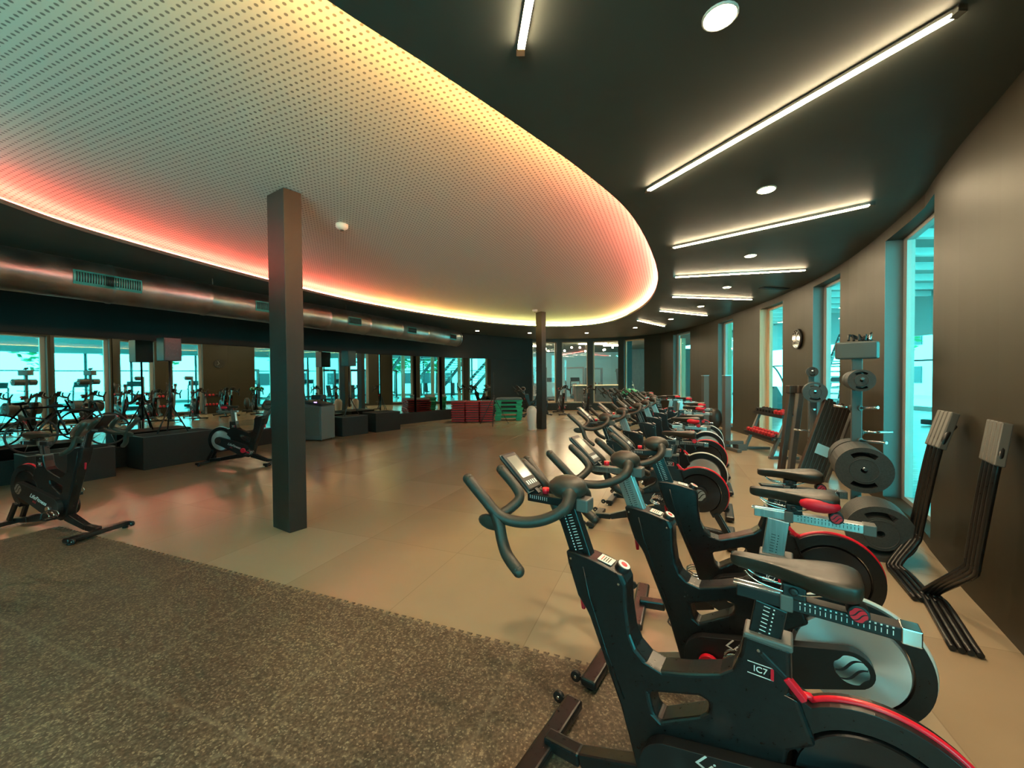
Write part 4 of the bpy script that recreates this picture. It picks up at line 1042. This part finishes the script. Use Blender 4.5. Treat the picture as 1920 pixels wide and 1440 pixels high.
def speaker_stand(x, y, z0, h, label, glabel):
    r = empty('speaker_stand', (x, y, z0)); q = MB(); q.cyl((0, 0, .25), (0, 0, h), .017); q.build('pole', M['black'], r)
    for k in range(3):
        a = k*2*PI/3+.4; q = MB(); q.cyl((0, 0, .55), (.26*math.cos(a), .26*math.sin(a), .012), .012, n=8); q.build('leg', M['black'], r)
    q = MB(); q.cyl((0, 0, .5), (0, 0, .58), .03); q.build('collar', M['black'], r); tag(r, glabel, 'speaker stand')
    s_ = empty('loudspeaker', (x, y, z0+h), math.radians(-25)); q = MB(); q.box((0, 0, .22), (.27, .28, .44)); q.build('cabinet', M['black'], s_, bevel=.01)
    q = MB(); q.box((.137, 0, .22), (.006, .25, .41)); q.build('grille', M['frame'], s_); tag(s_, label, 'loudspeaker')
speaker_stand(-6.50, 7.50, .584, 1.36, 'black loudspeaker on a stand before the mirrors at the left', 'black tripod stand carrying the left loudspeaker')
speaker_stand(-4.60, 11.15, .524, 1.40, 'black loudspeaker on a stand beyond the near column', 'black tripod stand on the block beyond the near column')
# bicycle with spoked wheels
r = empty('bicycle', (-7.25, 7.05-.35, .55), math.radians(64)); Rw = .26
r.location = (-6.98, 6.25, .504)
for x in (-.42, .42):
    w_ = MB(); w_.tube([(x+Rw*math.cos(2*PI*k/36), 0, Rw+.012+Rw*math.sin(2*PI*k/36)) for k in range(36)], .014, 8, closed=True); wh = w_.build('wheel', M['black'], r)
    for k in range(10):
        a = 2*PI*k/10; s_ = MB(); s_.cyl((x, .01*(-1)**k, Rw+.012), (x+Rw*.97*math.cos(a), 0, Rw+.012+Rw*.97*math.sin(a)), .004, n=6); s_.build('spoke', M['steel_grey'], wh)
    h = MB(); h.cyl((x, -.03, Rw+.012), (x, .03, Rw+.012), .022, n=12); h.build('hub', M['frame'], wh)
q = MB(); A_, B_, C_, D_ = (-.42, 0, Rw), (-.05, 0, Rw-.02), (-.16, 0, .62), (.28, 0, .62)
for u, v in ((A_, B_), (A_, C_), (B_, C_), (B_, D_), (C_, D_), ((.42, 0, Rw), (.26, 0, .72))): q.cyl(u, v, .015, n=8)
q.build('frame', M['frame'], r)
q = MB(); q.ball((-.18, 0, .70), .05, (1.8, .8, .5)); q.cyl((-.16, 0, .6), (-.18, 0, .69), .012); q.build('saddle', M['black'], r)
q = MB(); q.tube(spline([(.30, -.2, .70), (.27, -.1, .74), (.26, 0, .74), (.27, .1, .74), (.30, .2, .70)], 4), .012, 8); q.build('handlebar', M['black'], r)
tag(r, 'small dark bicycle with thin spoked wheels on a black block before the mirrors', 'bicycle')

# mixer cabinet just right of the near column
b0 = at(597, 824); r = empty('mixer_cabinet', b0, math.radians(-12)); q = MB(); q.prism([(-.30, .03), (.30, .03), (.30, .88), (-.30, .96)], -.26, .26); q.build('cabinet', M['steel_grey'], r, bevel=.008)
q = MB(); q.box((.0, -.27, .5), (.50, .015, .72)); q.build('front_panel', mat('glossy grey panel', (.10, .10, .09), .25), r, bevel=.004)
q = MB(); q.beam((-.29, 0, 1.0), (.29, 0, .92), .46, .05, up=(0, 0, 1)); q.build('mixer', M['black'], r, bevel=.01)
q = MB(); q.box((.12, -.24, .985), (.08, .004, .022)); q.build('display', mat('violet display', (.2, .1, .5), .4, emit=(.45, .25, 1), es=2.5), r)
q = MB(); q.box((-.05, .1, 1.10), (.30, .22, .12)); q.build('amplifier', M['black'], r, bevel=.02)
for x in (-.24, .24):
    for y in (-.2, .2):
        q = MB(); q.cyl((x, y-.012, .022), (x, y+.012, .022), .022, n=12); q.build('caster', M['black'], r)
tag(r, 'grey rolling mixer cabinet with a violet display just right of the near column', 'mixer cabinet')

# green towel over a far handlebar, phone-like brochure on cycle
mb = MB(); rings = []; tw = Vector((3.28, 10.9, 0)); K = 18
for i in range(K+1):
    u = -.26+.52*i/K; row_ = []
    for j in range(13):
        v = -.20+.40*j/12; zz = 1.215+.02*math.sin(i*.9)+.012*math.sin(j*1.3+i*.4)-max(0, abs(v)-.09)*.9-max(0, abs(u)-.18)*.6
        row_.append((v, u, zz))
    rings.append(row_)
V = [[mb.b.verts.new((q[0], q[1], q[2])) for q in rr] for rr in rings]
for i in range(K):
    for j in range(12): f = mb.b.faces.new((V[i][j], V[i+1][j], V[i+1][j+1], V[i][j+1])); f.smooth = True
o = mb.build('towel', M['green']); sol = o.modifiers.new('thick', 'SOLIDIFY'); sol.thickness = .008; o.location = tw; tag(o, 'green towel draped over the handlebar of a far cycle in the row', 'towel')

# ------------------------------------------------------------------ the halls seen through the windows
hall = [(-10, 19.2), (-10, 33), (30, 33), (30, -12), (3, -12), (1.9, -3)]
HP = []
rwp = [RW.pt(t)+RW.out(t)*.27 for t in [RW.len*i/24 for i in range(25)]]; fwp = [FW.pt(t)+FW.out(t)*.27 for t in [FW.len*i/10 for i in range(11)]]
poly = [(p.x, p.y) for p in rwp]+[(p.x, p.y) for p in fwp[1:]]+[(-10, 18.6), (-10, 31), (17.3, 31), (17.3, -9), (.6, -9)]
mb = MB(); mb.prism(poly, -.10, -.01, axis='z'); struct(mb.build('hall_floor', M['hall_floor']))
mb = MB(); mb.box((3.6, 24.9, -.004), (15, 13.5, .01)); struct(mb.build('hall_floor_warm', M['far_floor']))
poly2 = [(p.x, p.y) for p in rwp]+[(10.8, 17.6), (10.8, 31), (17.5, 31), (17.5, -9), (.6, -9)]
mb = MB(); mb.prism(poly2, 5.0, 5.15, axis='z')
struct(mb.build('hall_ceiling', M['tile_ceiling']))
for k in range(26):
    y = -6+k*1.4; q = MB(); q.box((11.2, y, 4.90), (12.4, .16, .20)); struct(q.build('hall_ceiling_beam', M['ext_white']))
q = MB(); q.prism([(p.x, p.y) for p in fwp]+[(-10, 18.6), (-10, 31), (11, 31), (11, 17.6)], 3.45, 3.55, axis='z'); struct(q.build('hall_ceiling_low', M['ceiling']))
mb = MB(); mb.prism([(p.x, p.y) for p in rwp]+[(p.x+.12, p.y+.05) for p in rwp[::-1]], 3.66, 5.0, axis='z'); struct(mb.build('wall_upper', M['ext_white']))
# window front of the hall
q = MB(); q.box((17.4, 11, 4.1), (.2, 40, 1.8)); q.box((17.4, 11, .10), (.2, 40, .2)); struct(q.build('wall_facade', M['ext_teal']))
for k in range(18):
    q = MB(); q.box((17.4, -8+k*2.3, 1.7), (.12, .12, 3.0)); struct(q.build('window_mullion', M['ext_dark']))
q = MB(); q.box((17.4, 11, 2.15), (.08, 40, .07)); struct(q.build('window_transom', M['ext_dark']))
q = MB(); q.box((3.6, 31.1, 1.75), (27.6, .2, 3.5)); struct(q.build('wall_hall_back', M['ext_teal']))
q = MB(); q.box((-10.1, 25, 1.75), (.2, 12.4, 3.5)); struct(q.build('wall_hall_left', M['wall_far']))
q = MB(); q.box((10.6, 27.5, 1.72), (4.6, .15, 3.44)); struct(q.build('wall_partition', M['brown']))
# outside
q = MB(); q.box((40, 10, -.15), (45.2, 90, .1)); struct(q.build('ground', mat('pale paving', (.55, .55, .53), .7)))
r = empty('office_building', (36, 24, -.1)); q = MB(); q.box((0, 0, 4), (8, 26, 8)); q.build('wall', M['ext_white'], r)
for k in range(8):
    for z in (1.6, 4.6):
        f = MB(); f.box((-4.02, -11+k*3.1, z), (.08, 1.6, 1.3)); f.build('window', M['ext_dark'], r)
tag(r, 'pale building with dark windows across the yard beyond the hall', 'building')
def tree(x, y, h, label):
    r = empty('tree', (x, y, -.1)); t = MB(); t.tube([(0, 0, 0), (.05, 0, h*.3), (0, .05, h*.55)], [.16, .12, .08], 8); t.build('trunk', M['brown'], r)
    c = MB(); rnd = random.Random(int(x*7+y))
    for _ in range(420):
        u = rnd.uniform(0, 2*PI); v = math.acos(rnd.uniform(-1, 1)); rr = h*.30*rnd.uniform(.35, 1)**.5
        p = Vector((rr*math.sin(v)*math.cos(u), rr*math.sin(v)*math.sin(u), h*.66+rr*math.cos(v)*1.1)); a = rnd.uniform(0, PI); e = Vector((math.cos(a), math.sin(a), rnd.uniform(-.5, .5))).normalized()*.28; g = e.cross(Vector((rnd.random(), rnd.random(), 1))).normalized()*.18
        c._add([p-e, p+g, p+e, p-g], [(0, 1, 2, 3)])
    c.build('crown', M['leaf'], r); tag(r, label, 'tree', 'trees in the yard beyond the hall')
M['leaf'] = mat('leaf green', (.03, .20, .07), .6)
tree(23, 2.5, 6.5, 'green tree in the yard, seen in the mirrors'); tree(24, 9.5, 7.5, 'green tree in the yard, seen in the mirrors'); tree(22.5, 16.5, 6.0, 'green tree in the yard, seen in the mirrors'); tree(27, 29, 7.0, 'green tree in the yard, seen in the mirrors')
# exercise machines outside the room
def treadmill():
    r = empty('treadmill'); q = MB(); q.box((0, 0, .11), (1.7, .72, .16)); q.build('deck', M['ext_dark'], r, bevel=.03)
    for s1 in (-1, 1):
        q = MB(); q.beam((.6, s1*.33, .15), (.78, s1*.33, 1.25), .06, .12, up=(1, 0, 0)); q.build('upright', M['ext_dark'], r, bevel=.02)
        q = MB(); q.tube([(.75, s1*.33, 1.05), (.3, s1*.33, 1.0)], .025, 8); q.build('handrail', M['steel_teal'], r)
    q = MB(); q.beam((.70, 0, 1.22), (.88, 0, 1.50), .66, .06, up=(1, 0, 0)); q.build('console', M['ext_dark'], r, bevel=.02); return r
def tower():
    r = empty('cable_machine'); 
    for s1 in (-1, 1):
        q = MB(); q.box((0, s1*.55, 1.05), (.10, .12, 2.1)); q.build('upright', M['ext_dark'], r); q = MB(); q.box((.0, s1*.55, .04), (.9, .12, .08)); q.build('foot', M['ext_dark'], r)
    q = MB(); q.box((0, 0, 2.12), (.10, 1.22, .10)); q.build('top_beam', M['ext_dark'], r)
    q = MB(); q.box((0, .40, .65), (.16, .22, 1.0)); q.build('weight_stack', M['steel_grey'], r)
    q = MB(); q.beam((.3, 0, .45), (.85, 0, .50), .30, .08); q.beam((.3, 0, .5), (.12, 0, 1.15), .28, .08, up=(1, 0, 0)); q.build('seat', M['black'], r, bevel=.02)
    q = MB(); q.cyl((.5, 0, 0), (.5, 0, .42), .04); q.build('seat_post', M['ext_dark'], r); return r
def climber():
    r = empty('stair_climber'); q = MB(); q.prism([(-.6, 0), (.7, 0), (.7, .5), (.2, 1.1), (0, 1.1), (-.6, .35)], -.38, .38); q.build('housing', M['ext_dark'], r, bevel=.03)
    for s1 in (-1, 1):
        q = MB(); q.tube(spline([(-.55, s1*.38, .5), (-.3, s1*.4, 1.3), (.2, s1*.4, 1.9), (.5, s1*.36, 1.9)], 4), .03, 8); q.build('handrail', M['steel_grey'], r)
    q = MB(); q.beam((.35, 0, 1.1), (.45, 0, 2.05), .45, .12, up=(1, 0, 0)); q.build('console_mast', M['ext_dark'], r); return r
T = {'t': treadmill(), 'c': tower(), 's': climber()}; first = dict(t=1, c=1, s=1)
ml = [('t', 12.5, 2.0, 0), ('t', 12.5, 4.0, 0), ('t', 12.4, 6.2, 0), ('c', 9.6, 7.8, 200), ('t', 12.6, 9.2, 10), ('c', 10.2, 11.6, 150), ('t', 13.6, 12.2, 20), ('c', 14.2, 15.0, 170), ('t', 12.5, 0.0, 0), ('c', 9.0, 4.6, 180), ('s', 11.2, 17.2, 200), ('t', 14.5, 18.6, 0),
      ('c', 1.6, 25.0, -90), ('c', 3.9, 24.6, -100), ('t', 2.7, 26.5, 90), ('s', 7.0, 24.5, 180), ('c', 5.7, 27.5, -90), ('t', 4.6, 28, 90), ('s', .9, 23.2, -60)]
names_ = {'t': ('treadmill', 'dark treadmill %s'), 'c': ('cable machine', 'dark cable machine with a seat %s'), 's': ('stair climber', 'dark stair climber %s')}
for k, x, y, a in ml:
    o = T[k] if first[k] else copy_tree(T[k]); first[k] = 0; o.location = (x, y, -.01); o.rotation_euler = (0, 0, math.radians(a))
    w_ = 'in the gym beyond the far windows' if y > 22 else 'in the bright hall beyond the right windows'
    tag(o, names_[k][1] % w_, names_[k][0], names_[k][0]+'s '+w_)
# counter, posts, staircase
r = empty('reception_counter', (5.2, 22.6, -.01), .05); q = MB(); q.box((0, 0, .53), (3.2, .6, 1.04)); q.build('body', M['brown'], r, bevel=.01); q = MB(); q.box((0, 0, 1.075), (3.35, .72, .05)); q.build('worktop', M['wood'], r, bevel=.005)
tag(r, 'dark counter with a pale wooden top beyond the third far window', 'counter')
for x, y in ((8.3, 15.2), (8.55, 19.8), (9.3, 12.6)):
    hh = 3.45 if y > 18 else 4.98; q = MB(); q.box((0, 0, hh/2), (.22, .22, hh)); o = q.build('square_column', M['wood']); o.location = (x, y, -.01); tag(o, 'pale wooden post in the hall beyond the right windows', 'column', 'wooden posts in the hall')
for x, y in ((1.5, 21.8), (6.1, 20.6)):
    q = MB(); q.box((0, 0, 1.73), (.26, .26, 3.46)); o = q.build('square_column', M['column']); o.location = (x, y, -.01); tag(o, 'dark column beyond the far windows', 'column', 'dark columns beyond the far windows')
r = empty('open_staircase', (10.4, 12.9, -.01), math.radians(38))
for k in range(16):
    q = MB(); q.box((k*.24, 0, .18+k*.19), (.28, 1.1, .05)); q.build('tread', M['ext_white'], r)
for s1 in (-1, 1):
    q = MB(); q.beam((-.1, s1*.58, .0), (3.8, s1*.58, 3.1), .06, .22); q.build('stringer', M['ext_dark'], r)
tag(r, 'open staircase with pale treads in the hall beyond the second window', 'staircase')
LED2 = mat('warm led strip far', (1, .8, .6), .5, emit=(1, .70, .42), es=60)
# lamps of the gym beyond the far windows
def far_strip(x0, y0, x1, y1, z, lab, g):
    q = MB(); q.beam((x0, y0, z), (x1, y1, z), .14, .04); tag(q.build('linear_ceiling_light', LED2), lab, 'ceiling light', g)
for k in range(7): far_strip(-3+k*1.7, 21.0+(k % 3)*1.3, -1.4+k*1.7, 21.2+(k % 3)*1.3, 3.40, 'warm linear light in the gym beyond the far windows', 'linear lights beyond the far windows')
rnd = random.Random(3)
gl = None
for k in range(16):
    x = .2+k*.40; y = 20.2+rnd.random()*3.5; z = 3.0+rnd.random()*.25
    if gl is None:
        q = MB(); q.ball((0, 0, 0), .055, seg=10); gl = o = q.build('pendant_light', M['lamp']); c = MB(); c.cyl((0, 0, .05), (0, 0, .42), .006, n=5); c.build('cord', M['black'], o)
    else: o = copy_tree(gl)
    o.location = (x, y, z); tag(o, 'small glowing pendant light beyond the far windows', 'pendant light', 'pendant lights beyond the far windows')
